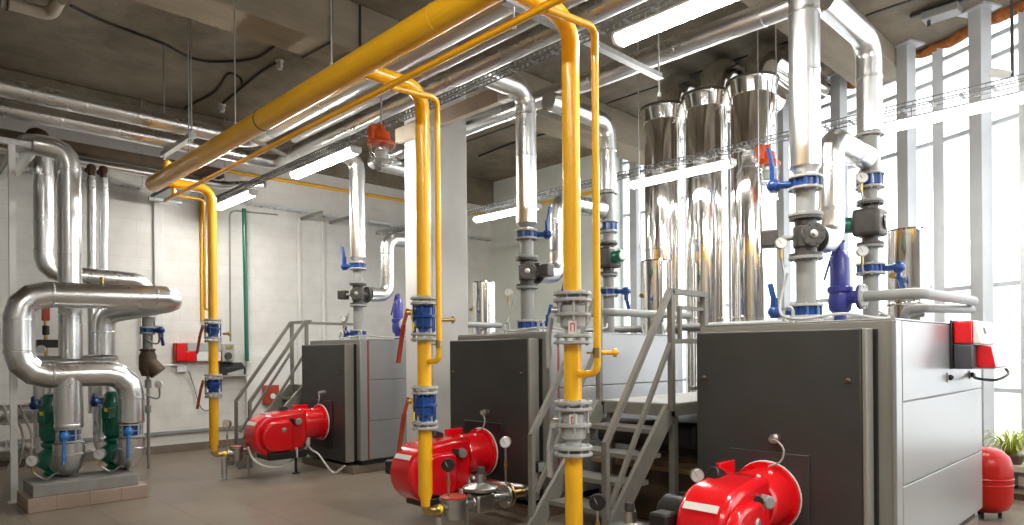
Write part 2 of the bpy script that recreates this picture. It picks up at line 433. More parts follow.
def butterfly(x, y, z0, z1, label, lever=(-.9, -.45), R=.115, ln=.28, up=.22, group='butterfly valves of the heating pipes', name='butterfly_valve', ld='blue'):
    """wafer valve between two flanges, vertical axis"""
    t = thing(name, label, 'valve', (x, y, z0), group)
    ft = .02
    h0, h1 = z0+ft, z1-ft
    b = MB().cyl((x, y, h0+.001), (x, y, h1-.001), R*.86, n=26)
    for k in range(8):
        q = 2*PI*(k+.5)/8; p = V((x+R*.86*math.cos(q), y+R*.86*math.sin(q), 0)); b.cyl((p.x, p.y, h0+.001), (p.x, p.y, h1-.001), .016, n=8)
    b.build('body', 'blue', t)
    MB().flange((x, y, z0+ft/2), (0, 0, 1), R*1.08, ft, 8, R*.92).build('flange', 'lightgrey', t)
    MB().flange((x, y, z1-ft/2), (0, 0, 1), R*1.08, ft, 8, R*.92).build('flange', 'lightgrey', t)
    l = V((*lever, 0)).normalized(); zc = (z0+z1)/2; c = V((x, y, zc))
    MB().cyl(c+l*R*.8, c+l*(R+.075), .028, n=14).cyl(c+l*(R+.07), c+l*(R+.085), .045, n=14).build('neck', ld, t)
    hb = MB(); e = c+l*(R+.115)
    hb.sphere(e, .05, (1, 1, .95), 14, 8).bar(e, e+V((0, 0, up*.5)), .035, .05).bar(e+V((0, 0, up*.4)), e+V((0, 0, up))+l*.03, .022, .04).cyl(e-V((0, 0, .05)), e+V((0, 0, .05)), .03, n=12)
    hb.build('lever', ld, t)
    return t

def rod(x, y, z0, z1, label, r=.006, group=None):
    return single(MB().cyl((x, y, z0), (x, y, z1), r, n=6).cyl((x, y, z0), (x, y, z0+.03), r*2.4, n=6), 'hanger_rod', 'galv', label, 'rod', group)

def jacket(mb, pts, r, bend, seg=4, n=32, seams=()):
    mb.pipe(pts, r, bend, seg, n)
    for c, ax in seams:
        c = V(c); ax = V(ax).normalized(); mb.lathe(c-ax*.014, ax, [(r, 0), (r+.004, .004), (r+.004, .024), (r, .028)], n, False)
    return mb
# ------------------------------------------------------------------ boilers and what stands on and before them
RX = [-8.6, -5.15, -2.14]
BN = ['far left boiler', 'middle boiler', 'nearest boiler']
CX = [-8.6, -5.15, -2.1]
BX = [-8.66, -5.26, -2.19]     # burner centres
BZ = [.67, .59, .58]

def boiler(i):
    cx = CX[i]; L, R = cx-.72, cx+.685; y0, y1 = 4.86, 7.25
    lab = ['dark grey boiler at the far left, beside the narrow stair',
           'dark grey boiler in the middle, in front of the white column',
           'largest-looking dark grey boiler at the right, nearest to the window front'][i]
    struct(MB().box((L-.04, 4.74, 0), (R-.02, y1, .10)), 'boiler_plinth', 'basetile', bevel=.005)
    t = thing('boiler', lab, 'boiler', (cx, 6.05, .10), 'three boilers in a row')
    MB().box((L+.05, 4.9, .101), (R-.04, y1-.03, .17)).build('base_frame', 'black', t)
    MB().box((L, y0, .17), (R, y1, 1.80)).build('casing', 'bezel', t, bevel=.006)
    for k, (a, b) in enumerate(((.18, .69), (.70, 1.25), (1.26, 1.795))):
        MB().box((R, 4.985, a), (R+.014, y1-.005, b)).build('side_panel', 'casing', t, bevel=.004)
    MB().box((R-.01, y0-.012, .172), (R+.016, 4.955, 1.798)).build('corner_post', 'casing', t, bevel=.004)
    MB().box((R+.001, 4.962, .18), (R+.012, 4.979, 1.79)).build('accent_strip', 'redhandle' if i < 2 else 'bezel', t)
    MB().box((L+.01, y0+.0, 1.80), (R+.01, y1-.01, 1.812)).build('top_panel', 'casing', t, bevel=.003)
    MB().box((L+.06, 4.832, .18), (R-.098, y0-.001, 1.742)).build('door_gap_shade', 'black', t)  # black strip standing in for the shade in the gap behind the door
    d = MB().box((L+.05, 4.70, .15), (R-.145, 4.799, 1.748)).build('door', 'anth', t, bevel=.012)
    MB().box((R-.144, 4.70, .152), (R-.118, 4.83, 1.746)).build('door_edge', 'bezel', d, bevel=.006)
    for x, z in ((L+.12, 1.40), (R-.23, 1.40)):
        MB().lathe((x, 4.70, z), (0, -1, 0), [(.018, 0), (.018, .012), (.010, .02), (0, .021)], 12).build('door_bolt', 'brown', d)
    b = BX[i]
    MB().box((b-.30, 4.682, BZ[i]-.36), (b+.29, 4.699, BZ[i]+.30)).build('burner_plate', 'black' if i < 2 else 'anth', d, bevel=.004)
    MB().lathe((b+.06, 4.70, BZ[i]+.40), (0, -1, 0), [(.034, 0), (.034, .05), (.024, .055), (.024, .085), (0, .086)], 14).build('sight_glass', 'steel', d)
    MB().sweep(smooth_path([(b+.06, 4.62, BZ[i]+.40), (b+.12, 4.58, BZ[i]+.395), (b+.17, 4.56, BZ[i]+.34), (b+.15, 4.55, BZ[i]+.26), (b+.07, 4.54, BZ[i]+.22)]), .0065, 8).build('air_hose', 'lightgrey', d)
    # lifting loops on the front edge of the top
    for x in (cx-.08, cx+.42) if i < 2 else (cx-.08,):
        q = [(x-.035, 5.02, 1.812), (x-.035, 5.02, 1.90), (x-.02, 5.02, 1.93), (x+.02, 5.02, 1.93), (x+.035, 5.02, 1.90), (x+.035, 5.02, 1.812)]
        MB().sweep(rounded(q, .02, 3), .012, 8).build('lifting_loop', 'lightgrey', t)
    return t
for i in range(3): boiler(i)

def supply(i):
    """front riser of a boiler: bare pipe, three-way valve, insulated top"""
    x = RX[i]; y = 5.25; nm = BN[i]
    t = thing('supply_riser', 'vertical insulated supply pipe rising from the front of the '+nm, 'pipe', (x, y, 1.813), 'front risers of the boilers')
    MB().flange((x, y, 1.835), (0, 0, 1), .125, .016).cyl((x, y, 1.8125), (x, y, 1.852), .072).build('foot_flange', 'lightgrey', t)
    MB().cyl((x, y, 1.963), (x, y, 2.30), .073, n=24).flange((x, y, 2.315), (0, 0, 1), .125, .024).build('lower_pipe', 'greypipe', t)
    MB().cyl((x, y, 2.66), (x, y, 2.838), .073, n=24).flange((x, y, 2.645), (0, 0, 1), .125, .024).build('middle_pipe', 'greypipe', t)
    MB().lathe((x, y, 2.945), (0, 0, 1), [(.075, 0), (.075, .02), (.117, .07), (.117, .084)], 32).build('cone_collar', 'jacket', t)
    j = MB(); yc = 4.545
    jacket(j, [(x, y, 3.03), (x, y, 4.47), (x, yc, 4.47)], .113, .19, 4, 32, [((x, y, 3.75), (0, 0, 1)), ((x, y, 4.2), (0, 0, 1))])
    j.build('insulation_jacket', 'jacket', t)
    butterfly(x, y, 1.853, 1.962, 'blue butterfly valve at the foot of the front riser on the '+nm, lever=(.75, .66) if i == 1 else (-.9, -.45))
    butterfly(x, y, 2.839, 2.944, 'blue butterfly valve high under the insulated part of the front riser, '+nm, up=.30, lever=(.75, .66) if i == 1 else (-.9, -.45))
    # three way mixing valve with its actuator
    w = thing('mixing_valve', 'dark cast mixing valve with grey actuator on the front riser of the '+nm, 'valve', (x, y, 2.328), 'mixing valves')
    MB().lathe((x, y, 2.328), (0, 0, 1), [(.12, 0), (.12, .022), (.08, .024), (.08, .06), (.092, .075), (.092, .225), (.08, .24), (.08, .28), (.12, .282), (.12, .304)], 28).cyl((x, y+.05, 2.48), (x, y+.135, 2.48), .075).build('body', 'dark', w)
    MB().flange((x, y+.146, 2.48), (0, 1, 0), .12, .022).build('side_flange', 'dark', w)
    f = V((.72, -.69, 0)); c = V((x, y, 2.48))
    MB().cyl(c+f*.06, c+f*.12, .055).flange(c+f*.125, f, .09, .02, 8, .072, .008).build('cover', 'dark', w)
    MB().lathe(c+f*.136, f, [(.03, 0), (.03, .01), (.012, .014), (.012, .03), (0, .03)], 16).build('hub', 'steel', w)
    l = V((-.92, -.40, 0)).normalized() if i != 1 else V((.95, .1, 0)).normalized()
    MB().cyl(c+l*.08, c+l*.20, .022, n=12).build('stem', 'greypipe', w)
    a = MB().obox(c+l*.26, (.13, .12, .13), math.atan2(l.y, l.x)); a.build('actuator', 'dark', w, bevel=.012)
    # bypass bend between the two risers
    q = MB(); jacket(q, [(x, 6.565, 3.35), (x, 5.76, 3.35), (x, 5.76, 2.49), (x, 5.44, 2.49)], .104, .15, 4, 32, [((x, 5.76, 3.12), (0, 0, 1)), ((x, 5.76, 2.76), (0, 0, 1)), ((x, 6.3, 3.35), (0, 1, 0))])
    single(q, 'bypass_pipe', 'jacket', 'bent insulated bypass pipe joining the two risers of the '+nm, 'pipe', 'bypass pipes', sharp=17)
    return t

def back_riser(i):
    x = RX[i]; y = 6.69; nm = BN[i]
    t = thing('return_riser', 'vertical insulated return pipe rising from the rear of the '+nm, 'pipe', (x, y, 1.813), 'rear risers of the boilers')
    MB().flange((x, y, 1.837), (0, 0, 1), .12, .022).cyl((x, y, 1.8125), (x, y, 2.298), .068, n=24).build('lower_pipe', 'greypipe', t)
    MB().cyl((x, y, 2.402), (x, y, 2.545), .066, n=24).flange((x, y, 2.557), (0, 0, 1), .115, .022).build('middle_pipe', 'greypipe', t)
    MB().cyl((x, y, 2.985), (x, y, 3.085), .066, n=24).flange((x, y, 2.97), (0, 0, 1), .115, .022).build('upper_pipe', 'greypipe', t)
    MB().cyl((x, y, 3.227), (x, y, 3.56), .088, n=24).build('tee', 'greypipe', t)
    MB().flange((x, y, 3.575), (0, 0, 1), .125, .024).build('flange', 'lightgrey', t)
    yc = 5.615
    j = MB(); jacket(j, [(x, y, 3.60), (x, y, 4.45), (x, yc, 4.45)], .108, .19, 4, 32, [((x, y, 4.1), (0, 0, 1))])
    j.build('insulation_jacket', 'jacket', t)
    butterfly(x, y, 2.299, 2.401, 'blue butterfly valve below the circulation pump on the rear riser, '+nm, lever=(.9, .3), up=-.22)
    butterfly(x, y, 3.086, 3.226, 'blue butterfly valve above the circulation pump on the rear riser, '+nm, lever=(-.6, .8), up=.16)
    p = thing('circulation_pump', 'inline circulation pump with green motor on the rear riser of the '+nm, 'pump', (x, y, 2.569), 'inline circulation pumps')
    sx = -1 if i == 2 else 1
    MB().flange((x, y, 2.581), (0, 0, 1), .115, .022).cyl((x, y, 2.59), (x, y, 2.66), .07).build('foot_flange', 'dark', p)
    MB().cyl((x, y, 2.88), (x, y, 2.94), .07).flange((x, y, 2.948), (0, 0, 1), .115, .022).build('head_flange', 'dark', p)
    MB().box((x-.12, y-.14, 2.645), (x+.12, y+.12, 2.895)).build('housing', 'dark', p, bevel=.035, bseg=3)
    f = V((sx, -.25, 0)).normalized(); c = V((x, y, 2.77))
    g = MB().lathe(c+f*.115, f, [(.085, 0), (.085, .03), (.075, .035), (.075, .13), (.06, .15), (0, .151)], 24)
    g.build('motor', 'green', p)
    MB().lathe(c+f*.267, f, [(.05, 0), (.05, .012), (0, .016)], 20).build('end_cap', 'white', p)
    MB().lathe(c-f*.12, -f, [(.07, 0), (.07, .012), (.05, .018), (0, .018)], 24).build('nameplate', 'steel', p)
    return t

def safety(i):
    x = RX[i]; y = 5.944; nm = BN[i]
    t = thing('safety_valve', 'violet blue safety valve standing on top of the '+nm, 'valve', (x, y, 1.813), 'safety valves')
    MB().lathe((x, y, 1.813), (0, 0, 1), [(.075, 0), (.075, .02), (.05, .03), (.048, .09), (.085, .13), (.095, .2), (.085, .27), (.10, .285), (.10, .32), (.078, .335), (.078, .56), (.062, .59), (.05, .62), (.035, .63), (.035, .69), (.028, .71), (0, .715)], 24).build('body', 'violet', t)
    MB().cyl((x+.06, y, 2.045), (x+.15, y, 2.045), .055).flange((x+.16, y, 2.045), (1, 0, 0), .105, .02).build('outlet', 'violet', t)
    MB().bar((x-.03, y-.02, 2.50), (x-.11, y-.05, 2.20), .012, .018).bar((x-.03, y-.02, 2.50), (x+.04, y, 2.52), .014, .02).build('test_lever', 'violet', t)
    d = thing('discharge_pipe', 'grey safety discharge pipe running back over the '+nm, 'pipe', (x+.17, y, 2.0), 'safety discharge pipes')
    MB().flange((x+.183, y, 2.045), (1, 0, 0), .105, .02).build('flange', 'lightgrey', d)
    MB().pipe([(x+.194, y, 2.045), (x+.60, y, 2.045), (x+.63, 7.5, 2.055)], .044, .09, 6, 20).build('tube', 'greypipe', d)
    if i == 2:
        single(MB().pipe([(x+.32, 6.55, 1.815), (x+.32, 6.55, 1.95), (x+.45, 6.55, 1.96), (x+.60, 7.55, 1.98)], .04, .07, 6, 18), 'vent_pipe', 'greypipe', 'thinner grey pipe running back just below the discharge pipe of the nearest boiler', 'pipe')

for i in range(3):
    supply(i); back_riser(i); safety(i)
    x = RX[i]; nm = BN[i]
    gauge((x-.12, 5.08, (1.98, 2.12, 2.28)[i]), (.6, -.8, 0), 'small dial gauge on a brass cock beside the mixing valve of the '+nm, .045, .10, siphon=(.02, .05, -.06), group='gauges on the risers')
    gauge((x-.02, 6.53, 3.02), (.6, -.8, 0), 'small dial gauge above the circulation pump of the '+nm, .05, .09, siphon=(.0, .09, -.05), group='gauges on the risers')
    gauge((x-.02, 6.53, 2.36), (.6, -.8, 0), 'small dial gauge below the circulation pump of the '+nm, .05, .09, siphon=(.0, .09, -.05), group='gauges on the risers')
    # sensor cables lying over the boiler top
    cb = MB().sweep(smooth_path([(x-.1, 5.15, 2.2), (x-.13, 5.1, 2.0), (x-.06, 4.96, 1.87), (x+.1, 4.93, 1.835), (x+.3, 5.15, 1.87), (x+.42, 5.5, 1.845), (x+.3, 6.2, 1.88), (x+.12, 6.5, 1.95)], 8), .011, 8)
    single(cb, 'sensor_cable', 'lightgrey', 'pale sensor cable looping over the top of the '+nm, 'cable', 'cables on the boiler tops')
    # flue stub behind the boiler
    k = thing('flue_drum', 'short polished stainless flue drum standing behind the '+nm, 'flue', (x+.05, 7.66, 0), 'flue drums behind the boilers')
    MB().lathe((x+.05, 7.66, 0), (0, 0, 1), [(.205, 0), (.205, 2.80), (.195, 2.82), (.10, 2.835), (0, 2.838)], 48).build('shell', 'chrome', k, sharp=25)
    for z in (1.2, 2.05): MB().lathe((x+.05, 7.66, z), (0, 0, 1), [(.2055, 0), (.21, .006), (.21, .03), (.2055, .036)], 48, False).build('clamp_band', 'chrome', k)
    MB().lathe((x+.05-.1, 7.66-.185, 2.35), (.3, -1, 0), [(.03, 0), (.03, .03), (0, .032)], 14).build('probe_port', 'brass', k)

# control panel on the side of the nearest boiler
X = -1.4
cp = thing('control_panel', 'red white and dark grey control unit on the right side of the nearest boiler', 'control panel', (X, 6.5, 1.44))
MB().box((X+.001, 6.16, 1.45), (X+.018, 6.86, 1.835)).build('back_plate', 'black', cp, bevel=.004)
MB().box((X+.019, 6.18, 1.645), (X+.145, 6.84, 1.83)).build('upper_hood', 'red', cp, bevel=.016, bseg=3)
MB().box((X+.019, 6.18, 1.45), (X+.15, 6.84, 1.64)).build('lower_case', mat('graphite_plastic', (.07, .075, .09), .4), cp, bevel=.012)
MB().prism([(0, 0), (.055, 0), (.018, .18), (0, .185)], (X+.146, 6.20, 1.645), (1, 0, 0), (0, 0, 1), (0, .6, 0)).build('sloping_cover', 'white', cp, bevel=.01)
for dy, ln, m_, n_ in ((.08, .09, 'red', 'red_flap'), (.18, .16, 'white', 'white_flap'), (.35, .2, 'red', 'red_flap')):
    MB().prism([(0, 0), (.125, 0), (.095, .165), (0, .175)], (X+.151, 6.22+dy, 1.462), (1, 0, 0), (0, 0, 1), (0, ln, 0)).build(n_, m_, cp, bevel=.006)
MB().obox((X+.187, 6.42, 1.75), (.006, .05, .05), 0, ('Y', -.2)).build('badge', 'greypipe', cp)
MB().box((X+.151, 6.20, 1.45), (X+.29, 6.82, 1.459)).build('tray', 'casing', cp)
MB().sweep(smooth_path([(X+.25, 6.78, 1.452), (X+.28, 6.73, 1.40), (X+.2, 6.70, 1.35), (X+.06, 6.75, 1.36), (X+.03, 6.80, 1.385)], 6), .012, 8).build('cable', 'greypipe', cp)
for k, y in enumerate((6.11, 6.82)):
    s_ = thing('cable_gland', ['dark cable gland on the boiler side, nearer the front edge', 'dark cable gland on the boiler side, under the control unit'][k], 'cable gland', (X, y, 1.345), 'cable glands')
    MB().box((X+.001, y-.035, 1.35), (X+.008, y+.035, 1.42)).build('plate', 'casing', s_)
    MB().lathe((X+.008, y, 1.385), (1, 0, 0), [(.022, 0), (.022, .02), (.012, .022), (.012, .03), (0, .03)], 12).build('nut', 'black', s_)

# ---- burners
def burner(i):
    b, z = BX[i], BZ[i]; nm = BN[i]
    lab = ['red pressure jet burner with white cable hanging below, on the far left boiler',
           'red pressure jet burner behind the middle yellow drop pipe',
           'red pressure jet burner cut by the bottom of the picture, on the nearest boiler'][i]
    t = thing('burner', lab, 'burner', (b, 4.05, z-.35), 'three red burners')
    # side outline in y,z : round tail, sloping back to the neck
    pr = []; cy, cz, r = (3.93, 3.93, 4.04)[i], z-.125, .285
    for k in range(13):
        a = PI*(.50+k/12*1.0); pr.append((cy+r*math.cos(a), cz+r*math.sin(a)))
    pr += [(4.14, z-.385), (4.32, z-.34), (4.40, z-.20), (4.40, z+.17), (4.34, z+.19), (4.2, z+.185)]
    MB().prism(pr, (b-.20, 0, 0), (0, 1, 0), (0, 0, 1), (.36, 0, 0)).build('housing', 'red', t, bevel=.05, bseg=4)
    pr2 = [(3.93+.20*math.cos(a), z-.13+.20*math.sin(a)) for a in [PI*(.5+k/10) for k in range(11)]]+[(4.10, z-.33), (4.15, z-.28), (4.15, z+.02), (4.1, z+.07)]
    MB().prism(pr2, (b+.155, 0, 0), (0, 1, 0), (0, 0, 1), (.085, 0, 0)).build('blower_cover', 'red', t, bevel=.03, bseg=4)
    MB().lathe((b+.24, 4.02, z-.05), (1, 0, 0), [(.032, 0), (.032, .006), (.022, .01), (0, .011)], 16).build('round_badge', 'steel', t)
    MB().lathe((b, 4.36, z-.01), (0, 1, 0), [(.19, 0), (.205, .03), (.205, .27)], 32).build('combustion_head', 'red', t)
    MB().flange((b, 4.642, z-.01), (0, 1, 0), .245, .03, 8, .225, .012).build('flange', 'red', t)
    MB().lathe((b, 4.6575, z-.01), (0, 1, 0), [(.248, 0), (.252, .004), (.248, .014)], 36).build('gasket_rim', 'white', t)
    MB().lathe((b+.15, 4.26, z+.04), (.8, -.35, 0), [(.0, 0), (.045, .0), (.045, .075), (.035, .085), (0, .086)], 16).build('pressure_switch', 'greypipe', t)
    MB().lathe((b+.15, 4.20, z+.045), (.5, -.85, .1), [(.0, 0), (.038, 0), (.038, .06), (0, .065)], 14).build('switch_knob', 'black', t)
    MB().lathe((b-.12, 4.22, z+.17), (-.1, -1, .35), [(.05, 0), (.05, .09), (.042, .1), (0, .1)], 16).build('air_plug', 'black', t)
    MB().box((b-.235, 4.36, z+.05), (b-.195, 4.58, z+.235)).build('side_fin', 'red', t, bevel=.01)
    MB().box((b-.17, 3.82, z-.44), (b+.21, 4.36, z-.34)).build('base_tray', 'black', t, bevel=.02)
    if i: MB().lathe((b-.2, 4.0, z-.08), (-1, 0, 0), [(.125, 0), (.125, .2), (.10, .225), (0, .226)], 24).build('motor', 'black', t)
    if i: MB().box((b-.35, 3.70, z-.16), (b-.21, 3.84, z-.02)).build('terminal_box', 'black', t, bevel=.02)
    MB().obox((b-.03, cy-.287*math.cos(.62), z-.125+.287*math.sin(.62)), (.24, .008, .05), 0, ('X', -.62)).build('label_strip', 'white', t)
    for y in (4.50, 4.32): MB().lathe((b+.11, y-.02, z+.185), (.45, 0, .9), [(.014, 0), (.014, .012), (0, .016)], 10).build('screw', 'white', t)
    MB().cyl((b+.05, 4.27, z-.43), (b+.05, 4.27, .0), .018, n=10).cyl((b+.05, 4.27, 0), (b+.05, 4.27, .012), .05, n=14).build('support_foot', 'black', t)
    MB().bar((b+.216, 4.20, z-.30), (b+.216, 4.20, z-.43), .05, .012).build('side_clip', 'white', t)
    MB().cyl((b+.04, 4.45, z-.30), (b+.04, 4.45, z-.19), .035, n=14).build('cable_socket', 'white', t)
    if i == 0:
        MB().sweep(smooth_path([(b+.04, 4.45, z-.30), (b+.02, 4.4, z-.38), (b+.05, 4.2, z-.5), (b+.16, 4.0, z-.54), (b+.18, 3.78, z-.50), (b+.1, 3.66, z-.40), (b+.02, 3.63, z-.25)], 8), .013, 8).build('white_cable', 'white', t)
        MB().sweep(smooth_path([(b+.04, 4.45, z-.30), (b+.12, 4.46, z-.36), (b+.25, 4.5, z-.42), (b+.36, 4.54, z-.54), (b+.45, 4.62, z-.66), (b+.66, 4.66, z-.55)], 8), .012, 8).build('loose_cable', 'white', t)
    return t
for i in range(3): burner(i)
# ------------------------------------------------------------------ yellow gas line
HY, HZ, DY = 2.68, 3.75, 3.3
DX = [-8.91, -4.41, -2.832]
DN = ['far left yellow drop pipe', 'middle yellow drop pipe', 'right-hand yellow drop pipe']
t = thing('gas_header', 'thick yellow gas main running diagonally under the ceiling', 'pipe', (-3.5, HY, HZ-.095))
MB().cyl((-9.15, HY, HZ), (2.2, HY, HZ), .094, n=36).lathe((-9.15, HY, HZ), (-1, 0, 0), [(.094, 0), (.088, .035), (.06, .06), (0, .07)], 36, False).build('main_tube', 'yellow', t)
for x in (-8.45, -3.42, -1.5): MB().lathe((x, HY, HZ), (1, 0, 0), [(.094, 0), (.0975, .005), (.0975, .012), (.094, .017)], 36, False).build('weld_seam', 'yellow', t)
MB().lathe((-6.0, HY, HZ), (1, 0, 0), [(.094, 0), (.099, .004), (.099, .016), (.094, .02)], 36, False).build('clamp_band', 'dark', t)
for k in range(3):
    x = DX[k]; d = thing('gas_drop', ['yellow gas drop pipe with blue valves at the far left, nearest the left wall', 'yellow gas drop pipe with two blue valves before the middle boiler',
                         'yellow gas drop pipe with two pale grey valves before the stair'][k], 'pipe', (x, DY, .25), 'yellow gas drops')
    vt = [(2.06, 1.79), (2.05, 1.72), (1.98, 1.667)][k]; vb = [(1.35, 1.075), (1.33, 1.006), (1.285, .954)][k]
    R = .057; FR = .122 if k == 2 else .108
    MB().pipe([(x, HY+.088, HZ), (x, DY, HZ), (x, DY, vt[0]+.012)], R, .17, 10, 28).build('upper_tube', 'yellow', d)
    MB().cyl((x, DY, vt[1]-.012), (x, DY, vb[0]+.012), R, n=28).build('middle_tube', 'yellow', d)
    MB().lathe((x, DY, vb[1]-.012), (0, 0, -1), [(R, 0), (R, vb[1]-.012-.47), (.038, vb[1]-.012-.41), (.038, vb[1]-.012-.372)], 28).build('lower_tube', 'yellow', d)
    for j, (a, b) in enumerate((vt, vb)):
        grey = k == 2
        v = thing('gas_valve', ('pale grey' if grey else 'blue')+' flanged gas valve, '+('upper' if j == 0 else 'lower')+' of the two on the '+DN[k], 'valve', (x, DY, b), 'flanged gas valves')
        h = a-b; fm = 'lightgrey'
        for z in (a, a-.042, b, b+.042):
            MB().flange((x, DY, z), (0, 0, 1), FR, .020, 8, FR*.83, .0085).build('flange', fm, v)
        bm_ = 'lightgrey' if grey else 'blue'
        MB().lathe((x, DY, b+.053), (0, 0, 1), [(.05, 0), (.05, .03), (.078, .05), (.082, h*.35), (FR*.95, h*.38), (FR*.95, h*.43), (.078, h*.45), (.08, h-.13), (.06, h-.108)], 8 if not grey else 24).build('body', bm_, v)
        for q in range(4):
            an = PI*(q+.5)/2; p = (x+.092*math.cos(an), DY+.092*math.sin(an))
        rb = MB()
        for q in range(6):
            an = 2*PI*(q+.25)/6; rb.cyl((x+FR*.84*math.cos(an), DY+FR*.84*math.sin(an), b+.05 if not grey else b+h*.42), (x+FR*.84*math.cos(an), DY+FR*.84*math.sin(an), a-.05), .008, n=8)
        rb.build('stay_bolts', fm if grey else 'blue', v)
        l = V((-.72, -.70, 0)); c = V((x, DY, b+h*.66))
        MB().cyl(c+l*.05, c+l*.135, .024, n=12).build('stem', 'steel' if grey else 'brass', v)
        e = c+l*.13
        if grey:
            MB().bar(c+l*.10+V((0, 0, .02)), c+l*.135+V((0, 0, -.05)), .03, .04).bar(c+l*.135+V((0, 0, -.045)), c+l*.155+V((0, 0, -.18)), .022, .028).bar(c+l*.155+V((0, 0, -.175)), c+l*.15+V((0, 0, -.37)), .03, .02).build('handle', 'lightgrey', v)
            th = .71; n_ = V((math.sin(th), -math.cos(th), 0)); l_ = V((math.cos(th), math.sin(th), 0)); pc = V((x, DY, b+h*(.30 if j == 0 else .66)))
            MB().obox(pc+n_*.086, (.052, .012, .085), th).build('plate', 'white', v)
            MB().obox(pc+n_*.0935-l_*.011, (.006, .004, .052), th).obox(pc+n_*.0935+l_*.011, (.006, .004, .052), th).obox(pc+n_*.0935+V((0, 0, .023)), (.028, .004, .006), th).build('red_lettering', 'red', v)
        else:
            lg = .41 if k else .34
            MB().bar(e+V((.0, .0, .03)), e+V((-.02, -.03, -.10)), .03, .03).bar(e+V((-.02, -.03, -.10)), e+V((-.055, -.06, -lg)), .026, .028).build('handle', 'redhandle', v)
            MB().obox(c+V((-.06, -.075, -.02)), (.055, .012, .09), -.78).obox(c+V((-.02, -.095, -h*.36)), (.05, .012, .07), -.5).build('yellow_tag', 'yellowlab', v)
# slim yellow vent line with its three branches
sx = [0, .195, .20]
v = thing('vent_line', 'slim yellow vent pipe running beside the thick yellow main', 'pipe', (-3, 2.86, 3.58))
MB().cyl((-9.3, 2.86, 3.60), (2.2, 2.86, 3.60), .024, n=16).sphere((-9.3, 2.86, 3.6), .024).build('main_tube', 'yellow', v)
for k in range(3):
    x = DX[k]+sx[k] if k else DX[k]-.03
    zb = [2.2, 1.545, 1.47][k]
    b = thing('vent_branch', 'slim yellow vent pipe dropping beside the '+DN[k], 'pipe', (x, 3.3, zb), 'slim vent branches')
    if k: MB().pipe([(x-.02, 2.885, 3.60), (x, 3.3, 3.62), (x, 3.3, zb), (DX[k]+.058, 3.30, zb-.005)], .023, .06, 6, 16).build('tube', 'yellow', b)
    else: MB().pipe([(x, 2.885, 3.60), (x, 3.21, 3.6), (x, 3.21, zb), (DX[k]-.03, 3.245, zb-.005)], .016, .06, 6, 16).build('tube', 'yellow', b)
    zt = [1.88, 1.868, 1.60][k]; q_ = V((x if k else x+.14, 3.3 if k else 3.36, zt)); e_ = V((.72, .69, 0))
    MB().cyl(q_+e_*.025, q_+e_*.13, .014, n=10).cyl(q_+e_*.10, q_+e_*.12, .028, n=12).build('side_tap', 'brass' if k != 2 else 'yellow', b)
    if k: MB().cyl((x, 3.3, zb+.10), (x, 3.3, zb+.16), .028, n=12).bar((x-.06, 3.27, zb+.13), (x+.0, 3.31, zb+.13), .012, .014).build('coupling', 'brass', b)
single(MB().pipe([(-8.75, 2.7, 3.86), (-8.75, 2.7, 3.97), (-8.95, 2.85, 3.97), (-8.95, 2.85, 3.60)], .025, .05, 5, 14), 'gas_loop', 'yellow', 'small yellow pipe loop at the left end of the thick yellow main', 'pipe')
single(MB().pipe([(-11.955, 4.26, 2.2), (-11.955, 4.26, 4.84), (-11.955, 10.86, 4.92)], .032, .09, 5, 16).sweep([(-11.9, 10.92, 4.92), (-8.5, 10.92, 4.92)], .032, 16), 'gas_wall_pipe', 'yellow', 'long thin yellow pipe fixed high along the left wall', 'pipe')

